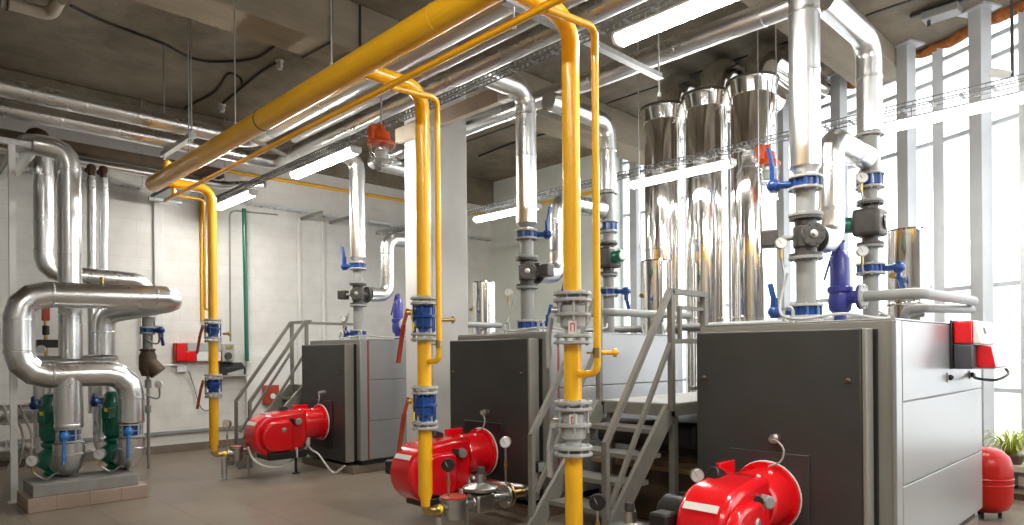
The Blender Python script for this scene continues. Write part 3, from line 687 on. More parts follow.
# gas trains from the drops to the burners
for k in range(3):
    x = DX[k]; z = (.318, .318, .25)[k]; nm = BN[k]; bx_, bz_ = BX[k], BZ[k]
    sgn = 1 if bx_ > x else -1
    t = thing('gas_train', 'metal gas pipework leading from the '+DN[k]+' to its burner', 'pipe', (x, 3.4, z-.04), 'gas trains')
    MB().pipe([(x, DY, .371), (x, DY, z), (x, DY+.16, z)], .034, .05, 5, 18).build('brass_elbow', 'brass', t)
    MB().cyl((x, DY+.09, z), (x, DY+.12, z), .042, n=10).build('union', 'brass', t)
    MB().cyl((x, DY+.121, z), (x, DY+.15, z), .040, n=18).build('yellow_band', 'yellowlab', t)
    MB().cyl((x, DY+.42, z), (x, DY+.475, z), .045, n=10).build('nipple', 'steel', t)
    MB().cyl((x, 4.025, z), (x, 4.18, z), .04, n=16).flange((x, 4.182, z), (0, 1, 0), .105, .02, 4, .08).build('flange', 'steel', t)
    MB().flange((x, 4.225, z), (0, 1, 0), .105, .02, 4, .08).cyl((x, 4.22, z), (x, 4.42, z), .04, n=16).build('flange', 'brass', t)
    yb = 4.44
    MB().pipe([(x, 4.42, z), (x, 4.52, z), (bx_-sgn*.05, 4.50, z-.02), (bx_-sgn*.05, 4.46, bz_-.21)], .045, .09, 5, 18).build('rear_pipe', 'steel', t)
    f = thing('gas_filter', 'round grey gas filter with red lid below the '+DN[k], 'filter', (x, DY+.29, z-.10), 'gas filters')
    fs = .72 if k == 0 else 1
    MB().lathe((x, DY+.29, z-.10), (0, 0, 1), [(.095*fs, 0), (.105*fs, .01), (.105*fs, .15), (.118*fs, .155), (.118*fs, .175)], 28).cyl((x, DY+.16, z), (x, DY+.415, z), .052, n=18).build('body', 'steel', f)
    MB().lathe((x, DY+.29, z+.0755), (0, 0, 1), [(.115*fs, 0), (.115*fs, .012), (.10*fs, .02), (0, .022)], 28).build('lid', 'redhandle', f)
    g = thing('gas_regulator', 'aluminium gas pressure regulator with wide disc beside the burner of the '+nm, 'regulator', (x, DY+.60, z-.09), 'gas regulators')
    y = DY+.60
    MB().box((x-.08, y-.10, z-.09), (x+.08, y+.10, z+.07)).cyl((x, y-.118, z), (x, y+.12, z), .055, n=18).build('body', 'steel', g, bevel=.02)
    MB().lathe((x, y, z+.075), (0, 0, 1), [(.06, 0), (.15, .02), (.155, .03), (.155, .045), (.145, .055), (.05, .085), (.045, .16)], 32).build('diaphragm_case', 'steel', g)
    MB().lathe((x, y, z+.235), (0, 0, 1), [(.036, 0), (.036, .04), (.03, .06), (0, .062)], 20).build('spring_cap', 'dark', g)
    gauge((x+.0, DY+(.17 if k == 0 else .24), z+.06), (.62, -.78, 0), ('white faced' if k == 0 else 'black')+' pressure gauge on a stem above the gas filter of the '+nm, .055, .28 if k == 0 else .24, black=(k > 0), group='gas gauges')
    if k: gauge((x if k == 1 else -2.64, 4.20 if k == 1 else 4.48, z+.05), (.62, -.78, 0), 'white faced pressure gauge on a stem near the flange of the '+nm+' gas train', .052, .38 if k == 1 else .33, group='gas gauges')
    MB().cyl((x+.02, DY+.12, 0), (x+.02, DY+.12, z-.052), .036, n=14).cyl((x+.02, DY+.12, 0), (x+.02, DY+.12, .008), .06, n=14).build('support_leg', 'galv', t)
    MB().cyl((x, DY+.44, 0), (x, DY+.44, z-.05), .012, n=8).build('drain_leg', 'steel', t)
    if k:
        c = thing('actuator_box', 'small black switch box on a bracket beside the gas train of the '+nm, 'switch box', (x, 4.56, z+.14), 'switch boxes')
        MB().box((x-.045, 4.57, z+.16), (x+.045, 4.66, z+.26)).build('case', 'black', c, bevel=.012)
        MB().box((x+.046, 4.58, z+.17), (x+.06, 4.65, z+.25)).cyl((x, 4.6, z+.02), (x, 4.6, z+.159), .012, n=8).build('bracket', 'lightgrey', c)
# ------------------------------------------------------------------ steel stairs
def stair(x0, x1, yb, yt, zt, yend, label, near, steps=6):
    """two sloping stringers, open treads, handrails, small landing"""
    m = 'railgrey'
    t = thing('stair', label, 'stair', ((x0+x1)/2, yb, 0), 'steel stairs')
    sl = zt/(yt-yb)
    for x in (x0+.02, x1-.02):
        MB().bar((x, yb, .02), (x, yt, zt-.04), .035, .15).bar((x, yb, .01), (x, yb+.18, .01), .06, .02).build('stringer', m, t)
    for k in range(1, steps):
        z = zt*k/steps; y = yb+(yt-yb)*k/steps
        MB().box((x0+.04, y-.02, z-.035), (x1-.04, y+.24, z)).build('tread', m, t)
    L = MB().box((x0, yt+.0, zt-.10), (x1, yt+.05, zt-.005)).box((x0, yend-.05, zt-.10), (x1, yend, zt-.005)).box((x0, yt, zt-.10), (x0+.05, yend, zt-.005)).box((x1-.05, yt, zt-.10), (x1, yend, zt-.005))
    L.build('landing_frame', m, t)
    MB().box((x0+.005, yt+.005, zt-.004), (x1-.005, yend-.005, zt+.006)).build('landing_plate', 'galv' if False else 'lightgrey', t)
    for x, y in ((x0+.05, yt+.10), (x1-.05, yt+.10), (x0+.05, yend-.05), (x1-.05, yend-.05)):
        MB().bar((x, y, 0), (x, y, zt-.10), .055).build('leg', m, t)
    hr = .93 if near else .97
    for x in (x0, x1):
        yp = yb+.16; zp = .945
        r = MB().bar((x, yp, 0.0), (x, yp, zp), .045, .04)
        r.bar((x, yp, zp-.01), (x, yt-.02, zt+hr), .04, .045)
        r.bar((x, yp+.05, zp-.48), (x, yt-.02, zt+.50), .03, .035)
        r.bar((x, yt, zt-.05), (x, yt, zt+hr+.02), .045)
        r.build('handrail', m, t)
    if near:
        MB().bar((x1, yt, zt+hr), (x1, yt+.52, zt+hr), .045).bar((x1, yt+.52, zt-.05), (x1, yt+.52, zt+hr+.02), .05).bar((x1, yt, zt+.52), (x1, yt+.52, zt+.52), .04).bar((x1, yt+.13, zt+.80), (x1, yt+.50, zt+.80), .03).bar((x1, yt+.13, zt+.52), (x1, yt+.13, zt+.80), .03).bar((x1, yt+.3, zt+.12), (x1, yend, zt+.12), .03).build('landing_rail', m, t)
    else:
        MB().bar((x0, yt, zt+hr), (x1+.05, yt+.05, zt+hr), .04).bar((x0, yt, zt+hr), (x0, yend, zt+hr), .04).bar((x0, yend, zt-.05), (x0, yend, zt+hr), .05).bar((x1, yt+.02, zt+.5), (x1, yend, zt+.5), .03).build('landing_rail', m, t)
    return t
stair(-3.80, -3.05, 3.75, 4.79, 1.17, 6.60, 'grey steel stair between the middle and the nearest boiler', True)
stair(-9.98, -9.50, 3.86, 4.90, 1.14, 6.1, 'grey steel stair between the left wall and the far left boiler', False)
# timber under the landing, and a black bundle added to darken the space
single(MB().box((-4.30, 5.35, .70), (-3.15, 6.35, .96)), 'added_dark_bundle', 'black', 'black bundle added to darken the space under the stair landing', 'bundle', bevel=.06, bseg=3)
for k, (y0, y1) in enumerate(((5.4, 5.6), (6.1, 6.3))): single(MB().box((-4.3, y0, 0), (-3.15, y1, .50)), 'timber_block', 'brown', ['nearer', 'farther'][k]+' brown timber block standing on the floor under the landing', 'block', 'timber blocks', bevel=.01)
for k, y in enumerate((5.30, 5.66, 6.02)): single(MB().box((-4.32, y, .505+.03*k), (-3.12, y+.33, .55+.03*k)), 'loose_board', 'wood', ['first', 'second', 'third'][k]+' brown board under the black bundle, counted from the front', 'board', 'loose boards', bevel=.006)
single(MB().bar((-2.97, 5.75, 0), (-2.94, 5.7, .98), .04, .26), 'leaning_board', 'wood', 'brown board leaning upright between landing and nearest boiler', 'board', bevel=.005)
# cardboard-like lagging bundle and grey pipe behind the landing
single(MB().cyl((-3.6, 7.9, 1.93), (-2.0, 7.9, 1.95), .05, n=18).cyl((-8.9, 7.9, 1.93), (-3.6, 7.9, 1.93), .05, n=18), 'condensate_pipe', 'greypipe', 'long grey pipe running behind the boilers at the height of their tops', 'pipe')
single(MB().pipe([(-3.35, 7.5, 1.55), (-3.2, 7.45, 1.6), (-2.95, 7.4, 1.5)], .14, .1, 4, 20), 'flue_elbow', 'jacket', 'short silver elbow seen over the landing beside the nearest boiler', 'pipe')
single(MB().bar((-3.5, 7.35, 1.36), (-2.86, 7.35, 1.36), .3, .03).bar((-3.05, 7.35, 0), (-3.05, 7.35, 1.35), .1, .1).bar((-3.42, 7.35, 0), (-3.42, 7.35, 1.35), .1, .1), 'trestle', 'brown', 'brown wooden trestle behind the landing, next to the nearest boiler', 'trestle')

# ------------------------------------------------------------------ pump set at the left
JX = -8.70
struct(MB().box((-9.06, 1.25, 0), (-8.39, 2.37, .145)), 'trim_11', 'plinthtile', bevel=.006)
t = thing('pump_plinth', 'grey concrete block carrying the two green pumps', 'plinth', (-8.72, 1.79, .146))
MB().box((-9.02, 1.30, .146), (-8.44, 2.29, .271)).build('block', 'plate', t, bevel=.008)
VY = [1.67, 2.29]
r = .14
m = thing('discharge_manifold', 'S shaped insulated silver manifold with mitred bends above the pumps', 'pipe', (JX, 1.9, .87))
jacket(MB(), [(JX, VY[1], .84), (JX, VY[1], 1.41), (JX, 1.23, 1.41), (JX, 1.23, 2.27), (JX, 2.68, 2.30)], r, .25, 3, 36,
       [((JX, VY[1], 1.12), (0, 0, 1)), ((JX, 1.23, 1.66), (0, 0, 1)), ((JX, 1.23, 2.0), (0, 0, 1)), ((JX, 1.52, 1.41), (0, 1, 0)), ((JX, 1.52, 2.275), (0, 1, 0)), ((JX, 2.55, 2.30), (0, 1, 0))]).build('main_jacket', 'jacket', m, sharp=17)
jacket(MB(), [(JX, 2.66, 2.30), (JX, 2.90, 2.30), (-9.35, 2.16, 2.12), (-9.35, 2.16, 1.63)], .128, .16, 3, 32, [((-9.35, 2.16, 1.9), (0, 0, 1))]).build('end_jacket', 'jacket', m, sharp=17)
MB().cyl((JX, VY[0], .84), (JX, VY[0], 1.40), r*.98, n=36).lathe((JX, VY[0], .83), (0, 0, 1), [(r*.98, 0), (r*1.0, .01), (r*1.0, .03), (r*.98, .04)], 36).build('branch_jacket', 'jacket', m)
single(MB().lathe((JX+.02, 2.0, 2.425), (0, 0, 1), [(.014, 0), (.014, .04), (.022, .045), (.022, .075), (0, .08)], 12), 'vent_cock', 'brass', 'tiny brass vent cock on top of the silver manifold', 'vent')
for j, y in enumerate(VY):
    pos = ['left', 'right'][j]
    b = thing('ball_valve', 'blue handled valve under the '+['tee branch', 'right bend'][j]+' of the S shaped manifold', 'valve', (JX, y, .705), 'valves above the pumps')
    MB().flange((JX, y, .855), (0, 0, 1), .13, .02, 8, .115).build('flange', 'lightgrey', b)
    MB().flange((JX, y, .715), (0, 0, 1), .13, .02, 8, .115).build('flange', 'lightgrey', b)
    MB().cyl((JX, y, .726), (JX, y, .844), .088, n=24).build('body', 'blue', b)
    sb_ = MB()
    for q in range(8): sb_.cyl((JX+.115*math.cos(PI*(q+.5)/4), y+.115*math.sin(PI*(q+.5)/4), .726), (JX+.115*math.cos(PI*(q+.5)/4), y+.115*math.sin(PI*(q+.5)/4), .844), .010, n=8)
    sb_.ring((JX, y, .785), (0, 0, 1), .115, .006, 24, 6); sb_.build('stay_bolts', 'lightgrey', b)
    f = V((.86, -.45, 0)).normalized(); c = V((JX, y, .785))
    MB().cyl(c+f*.09, c+f*.15, .045, n=16).sphere(c+f*.15, .05).bar(c+f*.16, c+f*.175+V((0, 0, -.30)), .05, .02).build('handle', mat('bright_blue_handle', (.03, .2, .55), .35), b)
    e = thing('insulated_elbow', 'rounded silver insulated elbow below the '+['first', 'second'][j]+' blue handled valve, on the plinth', 'pipe', (JX, y, .312), 'elbows at the pumps')
    jacket(MB(), [(JX, y, .70), (JX, y, .465), (JX-.23, y, .465)], .15, .16, 6, 32, [((JX, y, .58), (0, 0, 1))]).build('jacket', 'jacket', e)
    p = thing('green_pump', 'green upright inline pump, '+['left', 'right'][j]+' one of the pair on the grey block', 'pump', (JX-.40, y-.02, .312), 'green pumps')
    px_, py_ = JX-.375, y-.075
    MB().lathe((px_, py_, .312), (0, 0, 1), [(.10, 0), (.11, .02), (.08, .05), (.15, .10), (.17, .17), (.15, .25), (.09, .30), (.12, .33), (.12, .36), (.085, .38)], 28).build('volute', 'green', p)
    MB().lathe((px_, py_, .695), (0, 0, 1), [(.10, 0), (.12, .02), (.125, .04), (.125, .42), (.11, .45), (.11, .50), (.08, .53), (0, .535)], 28).build('motor', 'green', p)
    fn = MB()
    for q in range(20):
        a = 2*PI*q/20; fn.bar((px_+.128*math.cos(a), py_+.128*math.sin(a), .75), (px_+.128*math.cos(a), py_+.128*math.sin(a), 1.10), .008, .014)
    fn.build('cooling_fins', 'green', p)
    MB().obox((px_+.12, py_-.10, .98), (.10, .11, .13), .6).build('terminal_box', 'green', p, bevel=.01)
    MB().obox((px_+.17, py_-.135, 1.02), (.03, .03, .04), .6).build('cable_entry', 'yellowlab', p)
    MB().cyl((px_+.0, py_+.1, .46), (px_-.32, py_+.1, .46), .075, n=20).build('suction_stub', 'green', p)
    LASTG = [None]; LASTG[0] = gauge((JX+.08, y-.34, .40), (.8, -.6, 0), 'white dial gauge with curled siphon beside the '+['left', 'right'][j]+' green pump', .062, .09, siphon=(.04, .22, -.03), group='gauges at the pumps')
    gz = WORLD and [o for o in (b, e, p, LASTG[0])]
    for o in gz: o.location.z -= .04
    butterfly(-9.75, y-.06, .98, 1.10, 'blue wafer valve on the pipe behind the '+['left', 'right'][j]+' green pump', lever=(.8, -.5), up=.1)
    s_ = thing('suction_pipe', 'short silver pipe standing behind the '+['left', 'right'][j]+' green pump', 'pipe', (-9.75, y-.06, 0), 'suction pipes')
    jacket(MB(), [(JX-.72, y-.0, .46), (-9.75, y-.06, .46), (-9.75, y-.06, .975)], .10, .12, 4, 28).build('lower_jacket', 'jacket', s_)
    jacket(MB(), [(-9.75, y-.06, 1.105), (-9.75, y-.06, 1.34)], .10, .1, 4, 28).build('upper_jacket', 'jacket', s_)
# tall riser, second manifold behind
m = thing('return_manifold', 'tall straight insulated silver riser standing behind the S shaped manifold', 'pipe', (-9.35, 1.82, 1.3))
jacket(MB(), [(-9.35, 1.82, 1.58), (-9.35, 1.82, 4.02), (-9.35, 1.44, 4.06), (-10.7, 1.44, 4.03)], .122, .17, 3, 36,
       [((-9.35, 1.82, 2.13), (0, 0, 1)), ((-9.35, 1.82, 2.82), (0, 0, 1)), ((-9.35, 1.82, 3.8), (0, 0, 1))]).build('riser_jacket', 'jacket', m, sharp=17)
jacket(MB(), [(-9.35, 1.40, 1.50), (-9.35, 2.30, 1.50)], .12, .16, 4, 32).build('cross_jacket', 'jacket', m)
# supply pipe that drops to the wall strainer
m = thing('wall_supply_pipe', 'silver pipe coming down near the left wall and turning towards the brown strainer', 'pipe', (-10.5, 2.4, 2.1))
jacket(MB(), [(-10.5, 1.76, 4.22), (-10.5, 1.76, 2.70), (-10.5, 2.98, 2.66), (-10.5, 2.98, 2.16)], .115, .2, 3, 32, [((-10.5, 1.76, 2.98), (0, 0, 1)), ((-10.5, 2.6, 2.67), (0, 1, 0)), ((-10.5, 1.76, 3.95), (0, 0, 1))]).build('jacket', 'jacket', m, sharp=17)
MB().cyl((-10.5, 1.76, 4.222), (-10.5, 1.76, 4.42), .075, n=20).sphere((-10.5, 1.70, 4.46), .10, (1, 1.3, 1)).build('bare_end', 'brown', m)
butterfly(-10.5, 2.98, 1.92, 2.02, 'blue wafer valve above the brown strainer near the left wall', lever=(.75, .6), up=-.22, R=.095)
st = thing('strainer', 'brown cast strainer with grey pipe hanging below the wall valve', 'strainer', (-10.5, 2.98, 1.0))
MB().cyl((-10.5, 2.98, 2.022), (-10.5, 2.98, 2.16), .07, n=18).cyl((-10.5, 2.98, 1.70), (-10.5, 2.98, 1.918), .068, n=18).build('pipe_stub', 'greypipe', st)
MB().flange((-10.5, 2.98, 1.69), (0, 0, 1), .105, .02).lathe((-10.5, 2.98, 1.68), (0, 0, -1), [(.08, 0), (.115, .08), (.115, .26), (.08, .36)], 20).cyl((-10.5, 2.98, 1.52), (-10.44, 3.10, 1.36), .115, n=20).build('body', 'brown', st)
MB().cyl((-10.5, 2.98, 1.32), (-10.5, 2.98, .0), .022, n=14).cyl((-10.5, 2.98, 1.15), (-10.5, 2.98, 1.27), .045, n=12).cyl((-10.5, 2.98, .8), (-10.5, 2.98, .9), .04, n=12).build('lower_pipe', 'greypipe', st)
for k, z in enumerate((1.83, 1.05)):
    g = thing('wall_gauge', ['upper', 'lower'][k]+' small dial gauge with curled siphon beside the brown strainer', 'pressure gauge', (-10.4, 3.05, z), 'wall gauges')
    MB().sweep(smooth_path([(-10.44, 2.93, z+.02), (-10.42, 3.0, z-.03), (-10.4, 3.06, z-.05), (-10.4, 3.10, z-.02), (-10.4, 3.10, z+.09)], 6), .012, 8).build('siphon', 'greypipe', g)
    MB().lathe((-10.4, 3.10, z+.15), (.7, -.7, 0), [(.055, 0), (.055, .03), (.05, .032), (0, .033)], 20).build('case', 'white', g)
    MB().cyl((-10.4, 3.10, z+.05), (-10.4, 3.10, z+.095), .014, n=8).build('cock', 'brass', g)
for k, (y, l) in enumerate(((2.41, 'left of two slim silver pipes with brown tops on the left wall'), (2.56, 'right of two slim silver pipes with brown tops on the left wall'))):
    s_ = thing('slim_pipe', l, 'pipe', (-11, y, .8), 'slim wall pipes')
    jacket(MB(), [(-11, y, .8), (-11, y, 4.16)], .062, .1, 4, 24, [((-11, y, 2.9), (0, 0, 1))]).build('jacket', 'jacket', s_)
    MB().cyl((-11, y, 4.161), (-11, y, 4.27), .045, n=14).sphere((-11, y, 4.28), .06).cyl((-11.2, y, 4.28), (-11, y, 4.28), .045, n=14).build('rusty_top', 'brown', s_)
for k, (z, rr, l) in enumerate(((.90, .13, 'upper of two silver pipes running along the left wall at knee height'), (.46, .13, 'lower of two silver pipes running along the left wall at knee height'))):
    single(jacket(MB(), [(-10.3, -2.5, z), (-10.3, 1.62, z)], rr, .1, 4, 28, [((-10.3, 1.3, z), (0, 1, 0)), ((-10.3, 1.56, z), (0, 1, 0))]), 'wall_pipe', 'jacket', l, 'pipe', 'low wall pipes')
single(MB().bar((-10.6, -2.5, .28), (-10.6, 2.3, .28), .3, .08).bar((-10.6, 0, .0), (-10.6, 0, .24), .08).bar((-10.6, 2.1, .0), (-10.6, 2.1, .24), .08), 'pipe_rack', 'railgrey', 'low grey steel rack under the pipes at the left wall', 'rack')
for k, dy in enumerate((0, .08, .16)):
    single(MB().sweep(smooth_path([(-9.62, 1.20+dy, 1.05), (-9.55, 1.24+dy, .90), (-9.48, 1.29+dy, .72), (-9.40, 1.27+dy, .5), (-9.42, 1.22+dy, .325)], 6), .014, 10), 'conduit_hose', 'beige',
           ['first', 'second', 'third'][k]+' of three beige hoses behind the left green pump, counted from the white post', 'hose', 'beige hoses')
vb = thing('valve_cluster', 'small black and red valve cluster with two white gauges behind the manifold', 'valve', (-10.2, 1.75, 1.7))
MB().cyl((-10.2, 1.72, 1.0), (-10.2, 1.72, 2.3), .022, n=12).build('tube', 'brass', vb)
MB().box((-10.25, 1.62, 1.72), (-10.13, 1.95, 1.82)).cyl((-10.2, 1.72, 1.88), (-10.2, 1.72, 2.0), .04, n=12).build('body', 'black', vb, bevel=.012)
MB().box((-10.24, 1.68, 2.06), (-10.16, 1.76, 2.24)).build('red_switch', 'redhandle', vb, bevel=.01)
for y in (1.66, 1.92): MB().lathe((-10.12, y, 1.70), (.9, -.4, 0), [(.05, 0), (.05, .03), (0, .033)], 18).build('dial', 'white', vb)
# white post with bracket in front of the pumps
po = thing('white_post', 'slender white steel post reaching up at the far left edge', 'post', (-9.18, 1.245, 0))
MB().bar((-9.18, 1.245, 0), (-9.18, 1.245, 3.95), .062).box((-9.24, 1.19, 0), (-9.12, 1.30, .012)).build('shaft', 'white', po)
MB().bar((-9.18, 1.05, 3.98), (-9.18, 1.42, 3.98), .07, .06).bar((-9.15, 1.28, 3.84), (-10.4, 1.30, 3.84), .05, .05).build('head_bracket', 'galv', po)
# ------------------------------------------------------------------ overhead pipework
def run(name, label, pts, r, bend, seams, group='pipes under the ceiling', m='jacket'):
    return single(jacket(MB(), pts, r, bend, 4, 32, seams), name, m, label, 'pipe', group, sharp=17)
ZP = 4.46
run('overhead_pipe', 'upper of the two thick silver pipes running in from the top left', [(-8.95, -3.1, 4.49), (-8.95, 3.83, 4.49), (2.6, 3.83, 4.47)], .105, .2, [((-8.95, 1.9, 4.49), (0, 1, 0)), ((-8.95, .3, 4.49), (0, 1, 0)), ((-5.6, 3.83, 4.48), (1, 0, 0)), ((-2.6, 3.83, 4.475), (1, 0, 0))])
run('overhead_pipe', 'lower of the two thick silver pipes running in from the top left', [(-9.43, -3.1, 4.41), (-9.43, 4.42, 4.41), (-9.2, 4.43, 4.44), (2.6, 4.43, 4.46)], .098, .14, [((-9.43, 1.75, 4.41), (0, 1, 0)), ((-9.43, .2, 4.41), (0, 1, 0)), ((-4.6, 4.43, 4.45), (1, 0, 0)), ((-1.9, 4.43, 4.456), (1, 0, 0))])
run('overhead_pipe', 'slimmer silver pipe lying between two thicker ones over the middle boiler', [(-8.3, 4.13, 4.44), (2.6, 4.13, 4.44)], .06, .1, [((-3.4, 4.13, 4.44), (1, 0, 0)), ((-6.2, 4.13, 4.44), (1, 0, 0))])
run('overhead_pipe', 'thick silver pipe passing behind the white column, lower right of the overhead pipes', [(-9.3, 5.97, 4.68), (2.6, 5.97, 4.68)], .106, .1, [((-6.2, 5.97, 4.68), (1, 0, 0)), ((-3.7, 5.97, 4.68), (1, 0, 0)), ((-2.8, 5.97, 4.68), (1, 0, 0)), ((-4.8, 5.97, 4.68), (1, 0, 0))])
run('overhead_pipe', 'silver pipe below a brown channel high on the left wall', [(-11.45, -3.1, 4.45), (-11.45, 4.4, 4.45), (-10.9, 4.9, 4.45)], .062, .15, [((-11.45, 2.0, 4.45), (0, 1, 0))])
single(MB().box((-11.56, -3.1, 4.56), (-11.34, 4.4, 4.70)), 'steel_channel', 'brown', 'dark brown steel channel running along the left wall under the ceiling', 'channel')
single(MB().box((-6.9+.13, 5.06, 4.36), (-5.385, 5.14, 4.54)).box((-7.36, 5.06, 4.36), (-6.78, 5.14, 4.54)).box((-6.78, 5.06, 4.36), (-6.76, 5.14, 4.54)), 'cable_trunking', 'beige', 'beige cable trunking fixed across the top of the white column', 'trunking', bevel=.008)
single(MB().box((-5.383, 5.04, 4.35), (-5.20, 5.15, 4.47)), 'trunking_box', 'white', 'small white box at the right end of the beige trunking', 'box', bevel=.01)
# steel brackets that carry the pipes, each with two rods to the ceiling
for x, l in ((-3.70, 'over the right-hand yellow drop pipe'), (-1.0, 'over the nearest boiler')):
    single(MB().box((x-.02, 3.55, 4.275), (x+.02, 5.66, 4.325)).box((x-.035, 3.55, 4.268), (x+.035, 5.66, 4.2745)), 'pipe_bracket', 'galv', 'grey steel channel carrying the overhead pipes '+l, 'bracket', 'pipe brackets')
    for y in (3.65, 5.63): rod(x, y, 4.10, 5.715, ('near' if y < 4 else 'far')+' hanger rod of the steel channel '+l, .008, 'hanger rods')
single(MB().box((-9.62, 2.90, 4.24), (-8.5, 2.97, 4.30)), 'pipe_bracket', 'galv', 'grey steel channel under the two thick pipes near the left end of the gas main', 'bracket', 'pipe brackets')
rod(-8.56, 2.935, 4.20, 5.715, 'hanger rod beside the gas main left end, holding the channel', .009, 'hanger rods')
rod(-9.56, 2.935, 4.20, 5.715, 'hanger rod left of the two thick silver pipes, holding the channel', .009, 'hanger rods')
for x, l in ((-7.9, 'at its far left length'), (-6.62, 'beside the dark clamp band'), (-4.75, 'left of the middle drop'), (-3.3, 'left of the right-hand drop')):
    rod(x, HY, 3.85, 5.715 if not -7.45 < x < -6.9 else 5.145, 'thin hanger rod carrying the yellow gas main '+l, .007, 'hanger rods')
for y, l in ((.6, 'above the white post'), (3.3, 'left of the yellow main end'), (4.6, 'right of the yellow main end')):
    rod(-11.82, y, 4.3, 5.715, 'thin rod holding the wall tray '+l, .008, 'hanger rods')
single(MB().bar((-6.62, 2.78, 3.78), (-6.62, 3.2, 3.66), .03, .035), 'clamp_arm', 'lightgrey', 'pale arm clamped to the yellow main holding the slim vent pipe', 'bracket')

# perforated cable trays
def tray(p0, p1, w, label, h=.045, step=.06, m='darkgalv'):
    p0 = V(p0); p1 = V(p1); d = (p1-p0); L = d.length; d.normalize(); u = d.cross(V((0, 0, 1)))
    b = MB(); up = V((0, 0, 1))
    q = 0.
    while q < L: b.bar(p0+d*q-u*(w/2), p0+d*q+u*(w/2), .03, .006); q += .25
    for s in (-1, 1):
        e = u*(s*w/2)
        b.bar(p0+e+up*.006, p1+e+up*.006, .004, .012); b.bar(p0+e+up*h, p1+e+up*h, .006, .012)
        k = 0.
        while k < L:
            b.bar(p0+d*k+e+up*.008, p0+d*k+e+up*h, .004, .022); k += step
    return single(b, 'cable_tray', m, label, 'cable tray', 'cable trays')
tray((-11.6, 4.28, 4.16), (2.4, 4.28, 4.16), .10, 'perforated cable tray under the overhead pipes, with lamps hung below it')
tray((-11.6, 7.60, 4.02), (2.4, 7.60, 4.02), .18, 'perforated cable tray crossing in front of the polished flues and window front')
tray((-11.84, -3.0, 4.28), (-11.84, 10.8, 4.28), .12, 'perforated cable tray running along the left wall', h=.035, step=.12, m='galv')
single(MB().box((-11.6, 3.35, 4.10), (-10.4, 3.72, 4.106)).box((-11.6, 3.35, 4.10), (-10.4, 3.356, 4.16)).box((-11.6, 3.714, 4.10), (-10.4, 3.72, 4.16)).box((-11.55, 3.30, 4.05), (-11.50, 3.78, 4.099)).box((-10.55, 3.30, 4.05), (-10.50, 3.78, 4.099)), 'cable_tray', 'darkgalv', 'wide flat cable tray branching off the left wall below the yellow main end', 'cable tray', 'cable trays')
for k, y in enumerate((6.1, 6.7, 8.2)):
    single(MB().bar((-11.995, y, 4.2), (-11.2, y, 4.2), .04, .05), 'tray_mount', 'railgrey', ['first', 'second', 'third'][k]+' grey bracket arm under the left wall tray, counted from the yellow drop', 'bracket', 'tray arms')

# fluorescent lamps
def lamp(x0, x1, y, z, label, zt):
    t = thing('tube_lamp', label, 'lamp', ((x0+x1)/2, y, z), 'fluorescent lamps')
    MB().prism([(-.045, 0), (.045, 0), (.07, .035), (.07, .06), (-.07, .06), (-.07, .035)], (x0+.03, y, z), (0, 1, 0), (0, 0, 1), (x1-x0-.06, 0, 0)).build('diffuser', 'lamp', t)
    MB().box((x0, y-.072, z+.061), (x1, y+.072, z+.085)).build('housing', 'frame', t, bevel=.006)
    for x in (x0, x1-.03): MB().prism([(-.047, -.003), (.047, -.003), (.073, .033), (.073, .06), (-.073, .06), (-.073, .033)], (x, y, z), (0, 1, 0), (0, 0, 1), (.03, 0, 0)).build('end_cap', 'white', t)
    for x in (x0+.25, x1-.25): MB().cyl((x, y, z+.085), (x, y+.03, zt-.004), .005, n=6).build('hanging_wire', 'galv', t)
    return t
lamp(-11.2, -9.85, 4.25, 3.98, 'lit tube lamp near the left wall, beside the far left yellow drop', 4.16)
lamp(-8.55, -6.97, 4.25, 3.98, 'lit tube lamp left of the orange caged lamp', 4.16)
lamp(-3.17, -1.70, 4.25, 3.98, 'large lit tube lamp at the top, right of the right-hand yellow drop', 4.16)
lamp(-8.50, -7.05, 7.45, 3.80, 'lit tube lamp seen just right of the white column', 4.02)
lamp(-5.36, -3.87, 7.45, 3.80, 'lit tube lamp in front of the polished flues', 4.02)
lamp(-2.25, -.80, 7.45, 3.80, 'lit tube lamp in front of the window posts at the right', 4.02)
for k, x in enumerate((-3.3, -1.3, .7)):  # unseen row added to brighten the sides facing the camera
    lamp(x, x+1.4, -.6, 4.7, ['first', 'second', 'third'][k]+' added fill lamp of the row behind the viewer, counted from the left wall', 4.9)
for x in (-.3, 1.1):  # two more added out of view as fill light
    lamp(x, x+1.4, 4.25, 3.98, 'added fill lamp out of the picture, %s along the pipe tray' % ('nearer' if x < 0 else 'farther'), 4.16)
